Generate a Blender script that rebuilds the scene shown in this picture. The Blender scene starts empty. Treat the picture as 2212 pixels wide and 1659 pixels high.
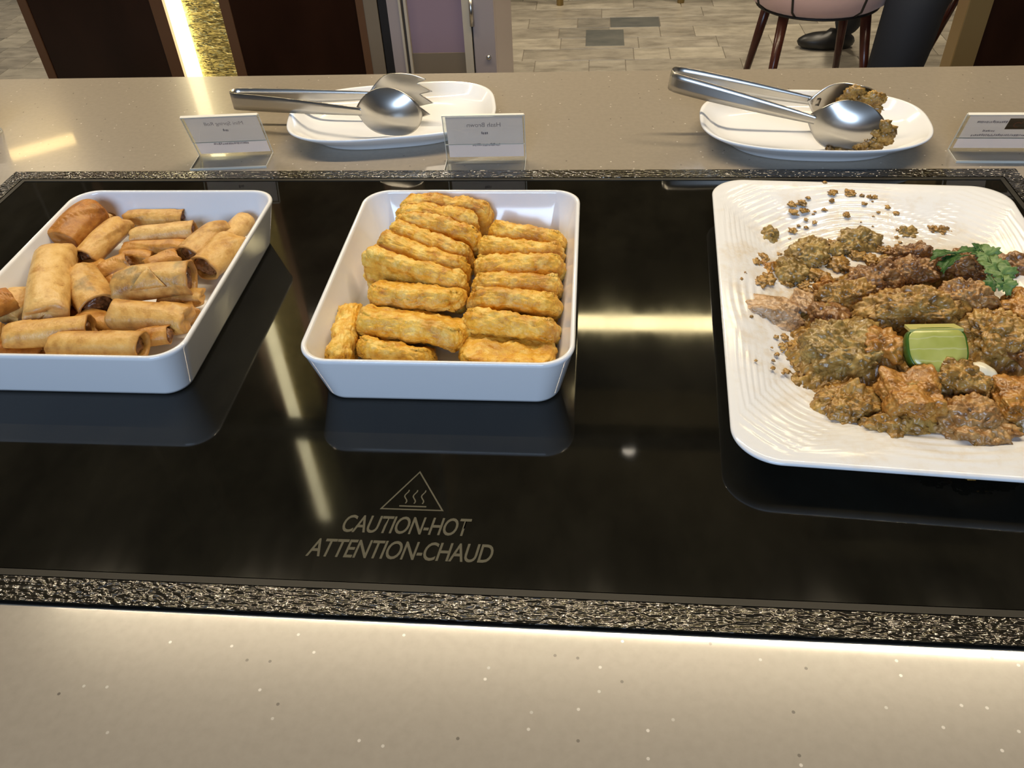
import bpy, bmesh, math, random
from math import sin, cos, pi, sqrt, radians as rad
from mathutils import Vector, Matrix, noise

S = bpy.context.scene
C = S.collection
random.seed(7)

# ------------------------------------------------------------------ camera, world, exposure
cam_data = bpy.data.cameras.new('camera')
cam = bpy.data.objects.new('camera', cam_data); C.objects.link(cam)
cam_data.sensor_width = 36.0; cam_data.sensor_fit = 'HORIZONTAL'
cam_data.lens = 1790.0/2212*36
cam_data.clip_start = 0.02; cam_data.clip_end = 60
cam.matrix_world = Matrix(((0.99591752, -0.01968606, 0.0880951, 0.0),
                           (0.07932606, 0.6565981, -0.75005754, 0.0),
                           (-0.0430774, 0.75398368, 0.65547917, 0.45),
                           (0, 0, 0, 1)))
S.camera = cam
S.view_settings.view_transform = 'Standard'; S.view_settings.look = 'None'
S.view_settings.exposure = 0.0; S.view_settings.gamma = 1.0
S.view_settings.use_curve_mapping = False
W = bpy.data.worlds.new('world'); S.world = W; W.use_nodes = True
bg = W.node_tree.nodes['Background']; bg.inputs[0].default_value = (1.0, 0.86, 0.68, 1); bg.inputs[1].default_value = 0.16

def area_light(name, loc, size, power, color, rot=(0, 0, 0), spread=180):
    d = bpy.data.lights.new(name, 'AREA'); d.shape = 'RECTANGLE'
    d.size, d.size_y = size; d.energy = power; d.color = color; d.spread = rad(spread)
    o = bpy.data.objects.new(name, d); C.objects.link(o); o.location = loc; o.rotation_euler = rot
    return o
# assumed warm linear ceiling light over the aisle side of the buffet, cool fill light from an assumed window behind
KEY = area_light('assumed_linear_light', (-0.1, 1.4936, 1.90), (3.4, 0.018), 64, (1.0, 0.82, 0.56), (0, 0, rad(-0.65)))  # assumed source, set to match the glow along the counter's front edge
COOL = area_light('assumed_cool_fill', (-0.35, -2.35, 1.50), (1.5, 1.1), 84, (0.56, 0.74, 1.0), (rad(90), 0, 0))  # cool fill added behind the camera, its window is only assumed
DINE_FILL = [area_light('dining_fill_light', p, (0.22, 0.22), w, (1.0, 0.86, 0.66)) for p, w in (((1.45, 3.9, 2.43), 46), ((-0.9, 4.4, 2.43), 52), ((-3.2, 4.2, 2.43), 36), ((1.25, 2.70, 2.43), 42))]  # added fill lights brightening the dining floor and chair, no known fixtures

# ------------------------------------------------------------------ materials
def nodes(m):
    m.use_nodes = True
    nt = m.node_tree
    return nt, nt.nodes, nt.links, nt.nodes['Principled BSDF']
def mat(name, col, rough=0.5, metal=0.0, spec=0.5, **kw):
    m = bpy.data.materials.new(name); nt, N, L, b = nodes(m)
    b.inputs['Base Color'].default_value = (*col, 1); b.inputs['Roughness'].default_value = rough
    b.inputs['Metallic'].default_value = metal; b.inputs['Specular IOR Level'].default_value = spec
    for k, v in kw.items(): b.inputs[k.replace('_', ' ')].default_value = v
    return m
def add(N, t, **kw):
    n = N.new(t)
    for k, v in kw.items(): setattr(n, k, v)
    return n
def coord(N, L, kind='Object', scale=(1, 1, 1)):
    tc = add(N, 'ShaderNodeTexCoord'); mp = add(N, 'ShaderNodeMapping'); mp.inputs['Scale'].default_value = scale
    L.new(tc.outputs[kind], mp.inputs[0]); return mp.outputs[0]
def noise_tex(N, L, vec, scale, detail=4, rough=0.55):
    n = add(N, 'ShaderNodeTexNoise'); n.inputs['Scale'].default_value = scale
    n.inputs['Detail'].default_value = detail; n.inputs['Roughness'].default_value = rough
    L.new(vec, n.inputs['Vector']); return n.outputs['Fac']
def ramp(N, L, fac, stops):
    r = add(N, 'ShaderNodeValToRGB'); e = r.color_ramp.elements
    while len(e) < len(stops): e.new(0.5)
    for el, (p, c) in zip(e, stops): el.position = p; el.color = (*c, 1)
    L.new(fac, r.inputs[0]); return r.outputs[0]
def mixc(N, L, fac, a, b):
    m = add(N, 'ShaderNodeMix', data_type='RGBA')
    if isinstance(fac, float): m.inputs[0].default_value = fac
    else: L.new(fac, m.inputs[0])
    for s, v in ((6, a), (7, b)):
        if isinstance(v, tuple): m.inputs[s].default_value = (*v, 1)
        else: L.new(v, m.inputs[s])
    return m.outputs[2]
def bump(N, L, b, h, strength=0.3, dist=0.002):
    n = add(N, 'ShaderNodeBump'); n.inputs['Strength'].default_value = strength; n.inputs['Distance'].default_value = dist
    L.new(h, n.inputs['Height']); L.new(n.outputs[0], b.inputs['Normal'])
def emis(name, col, s):
    m = bpy.data.materials.new(name); nt, N, L, b = nodes(m)
    b.inputs['Base Color'].default_value = (*col, 1)
    b.inputs['Emission Color'].default_value = (*col, 1); b.inputs['Emission Strength'].default_value = s
    return m

def stone_mat():
    m = mat('taupe_quartz', (0.36, 0.30, 0.235), 0.22, spec=0.50, Coat_Weight=0.28, Coat_Roughness=0.05); nt, N, L, b = nodes(m)
    v = coord(N, L)
    base = ramp(N, L, noise_tex(N, L, v, 160, 5), [(0.3, (0.272, 0.236, 0.188)), (0.7, (0.298, 0.26, 0.208))])
    vo = add(N, 'ShaderNodeTexVoronoi', voronoi_dimensions='2D'); vo.inputs['Scale'].default_value = 75; L.new(v, vo.inputs['Vector'])
    sm = add(N, 'ShaderNodeMath', operation='LESS_THAN'); L.new(vo.outputs['Distance'], sm.inputs[0]); sm.inputs[1].default_value = 0.072
    sx = add(N, 'ShaderNodeSeparateColor'); L.new(vo.outputs['Color'], sx.inputs[0])
    gt = add(N, 'ShaderNodeMath', operation='GREATER_THAN'); L.new(sx.outputs[0], gt.inputs[0]); gt.inputs[1].default_value = 0.84
    mu = add(N, 'ShaderNodeMath', operation='MULTIPLY'); L.new(sm.outputs[0], mu.inputs[0]); L.new(gt.outputs[0], mu.inputs[1])
    sp = ramp(N, L, sx.outputs[1], [(0.0, (0.10, 0.085, 0.07)), (0.3, (0.15, 0.13, 0.105)), (0.34, (0.40, 0.36, 0.30)), (1, (0.66, 0.60, 0.52))])
    L.new(mixc(N, L, mu.outputs[0], base, sp), b.inputs['Base Color'])
    return m
def glass_top_mat():
    m = mat('black_ceramic_glass', (0.006, 0.0055, 0.004), 0.05, spec=0.5); nt, N, L, b = nodes(m)
    v = coord(N, L, scale=(3, 0.9, 1)); n = noise_tex(N, L, v, 5, 6, 0.6)
    r = ramp(N, L, n, [(0.35, (0.03,)*3), (0.75, (0.085,)*3)]); L.new(r, b.inputs['Roughness'])
    v2 = coord(N, L, scale=(2.0, 1.2, 1)); n2 = noise_tex(N, L, v2, 9, 7, 0.65)
    L.new(ramp(N, L, n2, [(0.35, (0.005, 0.0047, 0.0035)), (0.8, (0.0125, 0.0115, 0.008))]), b.inputs['Base Color'])
    return m
def textured_metal_mat():
    m = mat('hammered_black_trim', (0.012, 0.010, 0.006), 0.16, metal=0.0, spec=0.9); nt, N, L, b = nodes(m)
    n = noise_tex(N, L, coord(N, L, scale=(0.55, 1.0, 1)), 340, 1, 0.4)
    bump(N, L, b, n, 0.72, 0.0028)
    return m
def porcelain(name='white_porcelain', rough=0.09, col=(0.79, 0.80, 0.82)):
    return mat(name, col, rough, spec=0.5)
def plate_mat():
    m = porcelain('square_plate_porcelain', 0.12); nt, N, L, b = nodes(m)
    v = coord(N, L); sx = add(N, 'ShaderNodeSeparateXYZ'); L.new(v, sx.inputs[0])
    # thin dried curry smear around the food: a blot of its own, wherever the light stands
    mp = add(N, 'ShaderNodeMapping'); mp.inputs['Location'].default_value = (0.02, 0.01, 0); mp.inputs['Scale'].default_value = (8.6, 6.6, 0)
    tc = add(N, 'ShaderNodeTexCoord'); L.new(tc.outputs['Object'], mp.inputs[0])
    ln = add(N, 'ShaderNodeVectorMath', operation='LENGTH'); L.new(mp.outputs[0], ln.inputs[0])
    n = noise_tex(N, L, v, 38, 6, 0.65)
    a = add(N, 'ShaderNodeMath', operation='MULTIPLY_ADD'); L.new(n, a.inputs[0]); a.inputs[1].default_value = 1.5; L.new(ln.outputs['Value'], a.inputs[2])
    f = ramp(N, L, a.outputs[0], [(0.55, (1, 1, 1)), (0.98, (0.85, 0.85, 0.85)), (1.0, (0.12, 0.12, 0.12))])
    mr = add(N, 'ShaderNodeMapRange'); mr.inputs[1].default_value = 2.15; mr.inputs[2].default_value = 1.30; mr.inputs[3].default_value = 0.0; mr.inputs[4].default_value = 0.8
    L.new(a.outputs[0], mr.inputs[0])
    ns = ramp(N, L, noise_tex(N, L, v, 55, 6, 0.7), [(0.44, (0.12,)*3), (0.60, (1, 1, 1))])
    mq = add(N, 'ShaderNodeMath', operation='MULTIPLY'); L.new(mr.outputs[0], mq.inputs[0]); L.new(ns, mq.inputs[1])
    L.new(mixc(N, L, mq.outputs[0], (0.79, 0.80, 0.82), (0.58, 0.42, 0.19)), b.inputs['Base Color'])
    return m
def wood_mat(name, a, c, rough=0.12, scale=(1.2, 14, 0.6)):
    m = mat(name, a, rough, spec=0.5); nt, N, L, b = nodes(m)
    n = noise_tex(N, L, coord(N, L, scale=scale), 6, 6)
    L.new(ramp(N, L, n, [(0.3, a), (0.7, c)]), b.inputs['Base Color']); return m
def brass_mat():
    m = mat('rippled_brass_panel', (0.50, 0.40, 0.13), 0.33, metal=1.0); nt, N, L, b = nodes(m)
    n = noise_tex(N, L, coord(N, L, scale=(7, 1, 34)), 3.0, 3)
    bump(N, L, b, n, 0.9, 0.02)
    L.new(ramp(N, L, n, [(0.3, (0.30, 0.24, 0.09)), (0.7, (0.62, 0.51, 0.20))]), b.inputs['Base Color']); return m
def roll_mat(tone):
    cols = {'mid': ((0.38, 0.17, 0.035), (0.62, 0.35, 0.095), (0.72, 0.46, 0.16)),
            'light': ((0.45, 0.22, 0.05), (0.70, 0.44, 0.15), (0.78, 0.54, 0.23)),
            'brown': ((0.30, 0.115, 0.02), (0.52, 0.245, 0.052), (0.62, 0.34, 0.09)),
            'dark': ((0.22, 0.072, 0.012), (0.43, 0.165, 0.027), (0.56, 0.27, 0.06)),
            'spot': ((0.34, 0.155, 0.035), (0.60, 0.34, 0.095), (0.70, 0.46, 0.17))}[tone]
    m = mat('spring_roll_wrapper_'+tone, cols[1], 0.38, spec=0.42); nt, N, L, b = nodes(m)
    v = coord(N, L); oi = add(N, 'ShaderNodeObjectInfo')
    va = add(N, 'ShaderNodeVectorMath', operation='ADD'); L.new(v, va.inputs[0])
    cx = add(N, 'ShaderNodeCombineXYZ'); mm = add(N, 'ShaderNodeMath', operation='MULTIPLY'); mm.inputs[1].default_value = 9.0
    L.new(oi.outputs['Random'], mm.inputs[0]); L.new(mm.outputs[0], cx.inputs[0]); L.new(cx.outputs[0], va.inputs[1])
    n = noise_tex(N, L, va.outputs[0], 75, 4, 0.6)
    base = ramp(N, L, n, [(0.28, cols[0]), (0.5, cols[1]), (0.72, cols[2])])
    n2 = noise_tex(N, L, va.outputs[0], 60 if tone != 'spot' else 48, 2, 0.5)
    thr = 0.66 if tone != 'spot' else 0.57
    spot = ramp(N, L, n2, [(thr, (0, 0, 0)), (thr+0.13, (1, 1, 1))])
    fm = add(N, 'ShaderNodeMath', operation='MULTIPLY'); L.new(spot, fm.inputs[0]); fm.inputs[1].default_value = 0.45 if tone != 'spot' else 0.72
    c2 = mixc(N, L, fm.outputs[0], base, (0.17, 0.125, 0.06) if tone != 'spot' else (0.16, 0.145, 0.085))
    L.new(c2, b.inputs['Base Color'])
    # toasted ends
    gx = add(N, 'ShaderNodeTexCoord'); sxx = add(N, 'ShaderNodeSeparateXYZ'); L.new(gx.outputs['Generated'], sxx.inputs[0])
    ab = add(N, 'ShaderNodeMath', operation='SUBTRACT'); L.new(sxx.outputs[0], ab.inputs[0]); ab.inputs[1].default_value = 0.5
    a2 = add(N, 'ShaderNodeMath', operation='ABSOLUTE'); L.new(ab.outputs[0], a2.inputs[0])
    a3 = add(N, 'ShaderNodeMath', operation='MULTIPLY_ADD'); L.new(n, a3.inputs[0]); a3.inputs[1].default_value = 0.35; L.new(a2.outputs[0], a3.inputs[2])
    c3 = mixc(N, L, ramp(N, L, a3.outputs[0], [(0.60, (0, 0, 0)), (0.70, (0.75,)*3)]), c2, (0.36, 0.135, 0.024))
    L.new(c3, b.inputs['Base Color'])
    n3 = noise_tex(N, L, va.outputs[0], 300, 4); bump(N, L, b, n3, 0.35, 0.002)
    b.inputs['Subsurface Weight'].default_value = 0.0
    return m
def hash_mat():
    m = mat('hash_brown_crust', (0.6, 0.3, 0.04), 0.34, spec=0.45); nt, N, L, b = nodes(m)
    v = coord(N, L); oi = add(N, 'ShaderNodeObjectInfo')
    va = add(N, 'ShaderNodeVectorMath', operation='ADD'); L.new(v, va.inputs[0])
    cx = add(N, 'ShaderNodeCombineXYZ'); mm = add(N, 'ShaderNodeMath', operation='MULTIPLY'); mm.inputs[1].default_value = 7.0
    L.new(oi.outputs['Random'], mm.inputs[0]); L.new(mm.outputs[0], cx.inputs[0]); L.new(cx.outputs[0], va.inputs[1])
    n = noise_tex(N, L, va.outputs[0], 95, 5, 0.6)
    c1 = ramp(N, L, n, [(0.27, (0.46, 0.165, 0.010)), (0.43, (0.70, 0.36, 0.035)), (0.57, (0.80, 0.48, 0.075)), (0.74, (0.88, 0.66, 0.21))])
    n2 = noise_tex(N, L, va.outputs[0], 32, 2, 0.5)
    f = ramp(N, L, n2, [(0.52, (0, 0, 0)), (0.74, (0.75, 0.75, 0.75))])
    cm = mixc(N, L, f, c1, (0.38, 0.125, 0.012))
    vo = add(N, 'ShaderNodeTexVoronoi'); vo.inputs['Scale'].default_value = 170; vo.feature = 'SMOOTH_F1'; L.new(va.outputs[0], vo.inputs['Vector'])
    sc = add(N, 'ShaderNodeSeparateColor'); L.new(vo.outputs['Color'], sc.inputs[0])
    L.new(mixc(N, L, ramp(N, L, sc.outputs[0], [(0.5, (0, 0, 0)), (0.9, (0.5,)*3)]), cm, (0.88, 0.66, 0.20)), b.inputs['Base Color'])
    bump(N, L, b, noise_tex(N, L, va.outputs[0], 260, 4, 0.6), 0.55, 0.003)
    return m
def curry_mat(name, dark, midc, light, rough=0.33):
    m = mat(name, midc, rough, spec=0.5, Coat_Weight=0.35, Coat_Roughness=0.16); nt, N, L, b = nodes(m)
    v = coord(N, L, 'Object')
    oi = add(N, 'ShaderNodeObjectInfo'); va = add(N, 'ShaderNodeVectorMath', operation='ADD'); L.new(v, va.inputs[0]); L.new(oi.outputs['Location'], va.inputs[1])
    n = noise_tex(N, L, va.outputs[0], 95, 6, 0.66)
    c = ramp(N, L, n, [(0.34, dark), (0.5, midc), (0.66, light)])
    n2 = noise_tex(N, L, va.outputs[0], 330, 4, 0.6)
    c = mixc(N, L, ramp(N, L, n2, [(0.55, (0, 0, 0)), (0.75, (0.7,)*3)]), c, tuple(x*0.42 for x in dark))
    n4 = noise_tex(N, L, va.outputs[0], 180, 3, 0.6)
    c = mixc(N, L, ramp(N, L, n4, [(0.58, (0, 0, 0)), (0.72, (0.65,)*3)]), c, tuple(min(0.7, x*1.18) for x in light))
    L.new(c, b.inputs['Base Color'])
    n3 = noise_tex(N, L, va.outputs[0], 240, 4, 0.6); bump(N, L, b, n3, 0.32, 0.003)
    L.new(ramp(N, L, n, [(0.3, (0.22,)*3), (0.7, (0.5,)*3)]), b.inputs['Roughness'])
    return m
def acrylic_mat():
    m = bpy.data.materials.new('clear_acrylic'); nt, N, L, b = nodes(m)
    out = [n for n in N if n.type == 'OUTPUT_MATERIAL'][0]
    tr = add(N, 'ShaderNodeBsdfTransparent'); tr.inputs[0].default_value = (0.95, 0.96, 0.95, 1)
    gl = add(N, 'ShaderNodeBsdfGlossy'); gl.inputs['Roughness'].default_value = 0.04
    fr = add(N, 'ShaderNodeLayerWeight'); pw = add(N, 'ShaderNodeMath', operation='POWER'); L.new(fr.outputs['Facing'], pw.inputs[0]); pw.inputs[1].default_value = 4.0
    ma = add(N, 'ShaderNodeMath', operation='MULTIPLY_ADD'); L.new(pw.outputs[0], ma.inputs[0]); ma.inputs[1].default_value = 0.6; ma.inputs[2].default_value = 0.035
    mx = add(N, 'ShaderNodeMixShader'); L.new(ma.outputs[0], mx.inputs[0]); L.new(tr.outputs[0], mx.inputs[1]); L.new(gl.outputs[0], mx.inputs[2])
    L.new(mx.outputs[0], out.inputs[0]); return m

def paper_mat(name, col, k=0.6):
    m = mat(name, col, 0.8, spec=0.2); nt, N, L, b = nodes(m); out = [n for n in N if n.type == 'OUTPUT_MATERIAL'][0]
    tl = add(N, 'ShaderNodeBsdfTranslucent'); tl.inputs[0].default_value = (*col, 1); mx = add(N, 'ShaderNodeMixShader'); mx.inputs[0].default_value = k
    L.new(b.outputs[0], mx.inputs[1]); L.new(tl.outputs[0], mx.inputs[2]); L.new(mx.outputs[0], out.inputs[0]); return m
M = dict(
    stone=stone_mat(), glass=glass_top_mat(), textured=textured_metal_mat(),
    bezel=mat('black_bezel', (0.018, 0.016, 0.012), 0.55, spec=0.3), seam=mat('black_sealant', (0.004, 0.004, 0.004), 0.9, spec=0.1),
    print=mat('grey_etched_print', (0.078, 0.070, 0.045), 0.6, spec=0.2),
    white=porcelain(), plate=plate_mat(),
    steel=mat('stainless_steel', (0.56, 0.545, 0.52), 0.28, metal=1.0),
    acrylic=acrylic_mat(), edge=mat('lit_acrylic_edge', (0.80, 0.77, 0.68), 0.35, Transmission_Weight=0.25),
    paper=paper_mat('card_paper', (0.86, 0.81, 0.80), 0.5), ink=paper_mat('show_through_ink', (0.34, 0.31, 0.32), 0.5),
    ink_brown=mat('brown_logo_print', (0.055, 0.028, 0.008), 0.5), ink_rust=mat('rust_logo_mark', (0.15, 0.045, 0.012), 0.5),
    filling=curry_mat('spring_roll_filling', (0.06, 0.022, 0.008), (0.17, 0.065, 0.020), (0.32, 0.14, 0.045)),
    hash=hash_mat(),
    c_pale=curry_mat('chicken_pale', (0.28, 0.155, 0.065), (0.50, 0.31, 0.16), (0.60, 0.41, 0.25), 0.25),
    c_olive=curry_mat('chicken_olive', (0.11, 0.062, 0.014), (0.29, 0.175, 0.042), (0.45, 0.30, 0.085)),
    c_orange=curry_mat('chicken_orange', (0.17, 0.062, 0.009), (0.40, 0.168, 0.026), (0.52, 0.265, 0.055)),
    c_brown=curry_mat('chicken_brown', (0.10, 0.038, 0.012), (0.235, 0.105, 0.032), (0.36, 0.19, 0.06)),
    c_tan=curry_mat('chicken_tan', (0.13, 0.060, 0.012), (0.35, 0.18, 0.036), (0.50, 0.295, 0.075)),
    c_pink=curry_mat('chicken_pink', (0.16, 0.070, 0.022), (0.36, 0.18, 0.055), (0.50, 0.29, 0.10), 0.22),
    gravy=curry_mat('curry_gravy', (0.11, 0.054, 0.011), (0.33, 0.178, 0.036), (0.50, 0.305, 0.075), 0.25),
    onion=mat('white_onion', (0.78, 0.72, 0.55), 0.3), rind=mat('lime_rind', (0.05, 0.12, 0.012), 0.35),
    dwood=wood_mat('dark_gloss_wood', (0.012, 0.005, 0.003), (0.022, 0.009, 0.005)),
    trim=mat('copper_brown_trim', (0.15, 0.075, 0.038), 0.35, metal=0.4), brass=brass_mat(),
    led=emis('led_strip_glow', (1.0, 0.88, 0.52), 7.0), black=mat('black_gap', (0.006, 0.005, 0.005), 0.5),
    lav=mat('lavender_lacquer', (0.25, 0.18, 0.22), 0.3), lavframe=mat('grey_lavender_frame', (0.30, 0.255, 0.25), 0.4),
    beige=mat('beige_metal', (0.17, 0.135, 0.095), 0.4), palepiece=mat('pale_door_edge', (0.42, 0.37, 0.29), 0.4),
    pink=mat('dusty_pink_velvet', (0.60, 0.40, 0.36), 0.7, Sheen_Weight=0.3), piping=mat('black_piping', (0.012, 0.010, 0.008), 0.5),
    redwood=wood_mat('red_brown_wood', (0.045, 0.012, 0.007), (0.085, 0.025, 0.014), 0.25),
    gold=mat('brushed_gold', (0.45, 0.33, 0.14), 0.35, metal=0.8), goldpaint=mat('gold_brown_edge', (0.26, 0.18, 0.075), 0.35, metal=0.5),
    denim=mat('dark_blue_denim', (0.010, 0.014, 0.024), 0.8), shoe=mat('black_shoe', (0.01, 0.01, 0.01), 0.4),
    shirt=mat('mustard_shirt', (0.42, 0.30, 0.04), 0.8), skin=mat('skin', (0.42, 0.25, 0.17), 0.5), hair=mat('black_hair', (0.01, 0.008, 0.007), 0.5),
    ceil=mat('dark_ceiling_paint', (0.10, 0.085, 0.065), 0.8), wall=mat('taupe_wall_paint', (0.14, 0.11, 0.085), 0.8),
    lampbody=mat('bronze_lamp_housing', (0.03, 0.025, 0.02), 0.4), glow=emis('warm_cove_glow', (1.0, 0.82, 0.42), 24.0), lens=emis('downlight_glow', (1.0, 0.9, 0.75), 8.0), amber=emis('amber_lamp_glow', (1.0, 0.70, 0.28), 14.0),
)
M['filling'].node_tree.nodes['Principled BSDF'].inputs['Coat Weight'].default_value = 0.0
for t in ('mid', 'light', 'brown', 'dark', 'spot'): M['roll_'+t] = roll_mat(t)

# ------------------------------------------------------------------ helpers
def link(name, me, m=None, parent=None, loc=(0, 0, 0), rot=(0, 0, 0), smooth=False):
    o = bpy.data.objects.new(name, me); C.objects.link(o)
    if m is not None:
        for mm in (m if isinstance(m, (list, tuple)) else [m]): me.materials.append(mm)
    if parent: o.parent = parent
    o.location = loc; o.rotation_euler = rot
    if smooth: me.polygons.foreach_set('use_smooth', [True]*len(me.polygons))
    return o
def tag(o, label=None, cat=None, group=None, kind=None):
    if label: o['label'] = label
    if cat: o['category'] = cat
    if group: o['group'] = group
    if kind: o['kind'] = kind
    return o
def thing(name, loc, label, cat, group=None, rot=(0, 0, 0)):
    o = bpy.data.objects.new(name, None); C.objects.link(o); o.location = loc; o.rotation_euler = rot
    o.empty_display_size = 0.02
    return tag(o, label, cat, group)
def mesh_of(bm, name='mesh'):
    me = bpy.data.meshes.new(name); bm.normal_update(); bm.to_mesh(me); bm.free(); return me
def pyd(verts, faces, name='mesh'):
    me = bpy.data.meshes.new(name); me.from_pydata(verts, [], faces); me.update(); return me
def box_bm(bm, lo, hi, bevel=0.0):
    r = bmesh.ops.create_cube(bm, size=1.0); vs = r['verts']
    for v in vs: v.co = Vector([lo[i] + (v.co[i]+0.5)*(hi[i]-lo[i]) for i in range(3)])
    if bevel > 0:
        es = list({e for v in vs for e in v.link_edges})
        bmesh.ops.bevel(bm, geom=es, offset=bevel, segments=2, affect='EDGES', profile=0.5)
def box(name, lo, hi, m, parent=None, bevel=0.0, **kw):
    bm = bmesh.new(); box_bm(bm, lo, hi, bevel); return link(name, mesh_of(bm), m, parent, **kw)
def fbm(p, octv=4):
    return noise.fractal(p, 0.9, 2.0, octv, noise_basis='PERLIN_ORIGINAL')
def tube_bm(bm, pts, r, n=10, caps=True):
    pts = [Vector(p) for p in pts]; rs = r if isinstance(r, (list, tuple)) else [r]*len(pts)
    rings = []; up = Vector((0, 0, 1))
    for i, p in enumerate(pts):
        d = (pts[min(i+1, len(pts)-1)] - pts[max(i-1, 0)]).normalized()
        s = d.cross(up)
        if s.length < 1e-3: s = d.cross(Vector((0, 1, 0)))
        s.normalize(); t = s.cross(d).normalized()
        rings.append([bm.verts.new(p + s*cos(2*pi*k/n)*rs[i] + t*sin(2*pi*k/n)*rs[i]) for k in range(n)])
    for a, b_ in zip(rings, rings[1:]):
        for k in range(n): bm.faces.new((a[k], a[(k+1) % n], b_[(k+1) % n], b_[k]))
    if caps: bm.faces.new(rings[0][::-1]); bm.faces.new(rings[-1])
def tube(name, pts, r, m, parent=None, n=10):
    bm = bmesh.new(); tube_bm(bm, pts, r, n); bmesh.ops.recalc_face_normals(bm, faces=bm.faces)
    return link(name, mesh_of(bm), m, parent, smooth=True)
def rr_point(a, b, r, t):
    """point at parameter t (0..1) on a rounded rectangle of half sizes a, b, corner radius r: corner arcs get most of the samples"""
    k = t*4; q = int(k) % 4; f = k-int(k)
    sx, sy = ((1, 1), (-1, 1), (-1, -1), (1, -1))[q]
    c = (sx*(a-r), sy*(b-r)); a0 = q*pi/2
    if f < 0.6: ang = a0 + (f/0.6)*pi/2; return (c[0]+r*cos(ang), c[1]+r*sin(ang))
    g = (f-0.6)/0.4; q2 = (q+1) % 4; sx2, sy2 = ((1, 1), (-1, 1), (-1, -1), (1, -1))[q2]
    p0 = (c[0]+r*cos(a0+pi/2), c[1]+r*sin(a0+pi/2)); c2 = (sx2*(a-r), sy2*(b-r)); p1 = (c2[0]+r*cos(a0+pi/2), c2[1]+r*sin(a0+pi/2))
    return (p0[0]+(p1[0]-p0[0])*g, p0[1]+(p1[1]-p0[1])*g)
def loft(prof, outline, n=96):
    """prof: list of (param, z); outline(param, t) -> (x, y). Closed at the first and the last ring."""
    V = []; F = []
    for p, z in prof:
        for k in range(n):
            x, y = outline(p, k/n); V.append((x, y, z))
    for i in range(len(prof)-1):
        for k in range(n):
            a = i*n+k; b_ = i*n+(k+1) % n; F.append((a, b_, b_+n, a+n))
    F.append(tuple(range(n))[::-1]); L0 = (len(prof)-1)*n; F.append(tuple(range(L0, L0+n)))
    return V, F
def text_mesh(txt, size, shear=0.0, bold=0.0, sx=1.0, align='CENTER', spacing=1.0):
    cu = bpy.data.curves.new('text', 'FONT'); cu.body = txt; cu.size = size; cu.shear = shear; cu.offset = bold
    cu.align_x = align; cu.space_character = spacing; cu.extrude = 0.0; cu.resolution_u = 4
    o = bpy.data.objects.new('text', cu); C.objects.link(o)
    dg = bpy.context.evaluated_depsgraph_get(); dg.update()
    me = bpy.data.meshes.new_from_object(o.evaluated_get(dg)); bpy.data.objects.remove(o); bpy.data.curves.remove(cu)
    for v in me.vertices: v.co.x *= sx
    return me

# ------------------------------------------------------------------ the room
FL = -0.90
fl = tag(box('floor', (-5, -3, FL-0.1), (5, 8, FL-0.004), mat('floor_base', (0.25, 0.22, 0.18), 0.35)), kind='structure')
def plank_mat(i, a, c):
    m = mat('floor_plank_%d' % i, a, 0.30, spec=0.5); nt, N, L, b = nodes(m)
    v = coord(N, L, 'Object', (0.6, 1.6, 1)); oi = add(N, 'ShaderNodeObjectInfo')
    va = add(N, 'ShaderNodeVectorMath', operation='ADD'); L.new(v, va.inputs[0]); L.new(oi.outputs['Location'], va.inputs[1])
    n = noise_tex(N, L, va.outputs[0], 11, 7, 0.7)
    L.new(ramp(N, L, n, [(0.36, a), (0.5, tuple((x+y)/2 for x, y in zip(a, c))), (0.66, c)]), b.inputs['Base Color'])
    return m
PM = [plank_mat(0, (0.20, 0.18, 0.145), (0.40, 0.365, 0.30)), plank_mat(1, (0.19, 0.172, 0.14), (0.36, 0.325, 0.265)),
      plank_mat(2, (0.25, 0.225, 0.18), (0.46, 0.42, 0.34)), plank_mat(3, (0.15, 0.14, 0.118), (0.29, 0.265, 0.22)), plank_mat(4, (0.075, 0.082, 0.08), (0.14, 0.14, 0.125))]
def plank_mesh(w, d):
    bm = bmesh.new(); box_bm(bm, (0, 0, -0.006), (w, d, 0.0), 0.0015); return mesh_of(bm, 'plank')
PW = (0.16, 0.24, 0.36, 0.5); PD = 0.145
pmeshes = {(w, i): None for w in PW for i in range(5)}
for w in PW:
    for i in range(5):
        me = plank_mesh(w-0.003, PD-0.003); me.materials.append(PM[i]); pmeshes[(w, i)] = me
random.seed(21)
for (xa, xb) in ((-0.62, 1.75), (-4.0, -2.45)):
    y = 3.32
    while y < 5.25:
        x = xa - random.random()*0.2
        while x < xb:
            w = random.choice(PW); k = random.choices(range(5), (5, 4, 4, 2, 0.45))[0]
            o = bpy.data.objects.new('floor_plank', pmeshes[(w, k)]); C.objects.link(o); o.parent = fl; o.location = (x, y, FL)
            x += w
        y += PD
o = bpy.data.objects.new('slate_floor_plank', pmeshes[(0.16, 4)]); C.objects.link(o); o.parent = fl; o.location = (-0.03, 3.93, FL+0.002); o.scale = (1.14, 1.55, 1)
o['label'] = 'dark slate grey floor tile'
tag(box('ceiling', (-5, -3, 2.45), (5, 8, 2.55), M['ceil']), kind='structure')
wb = tag(box('wall_back', (-5, 7.9, FL), (5, 8.0, 2.45), M['wall']), kind='structure')
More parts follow.
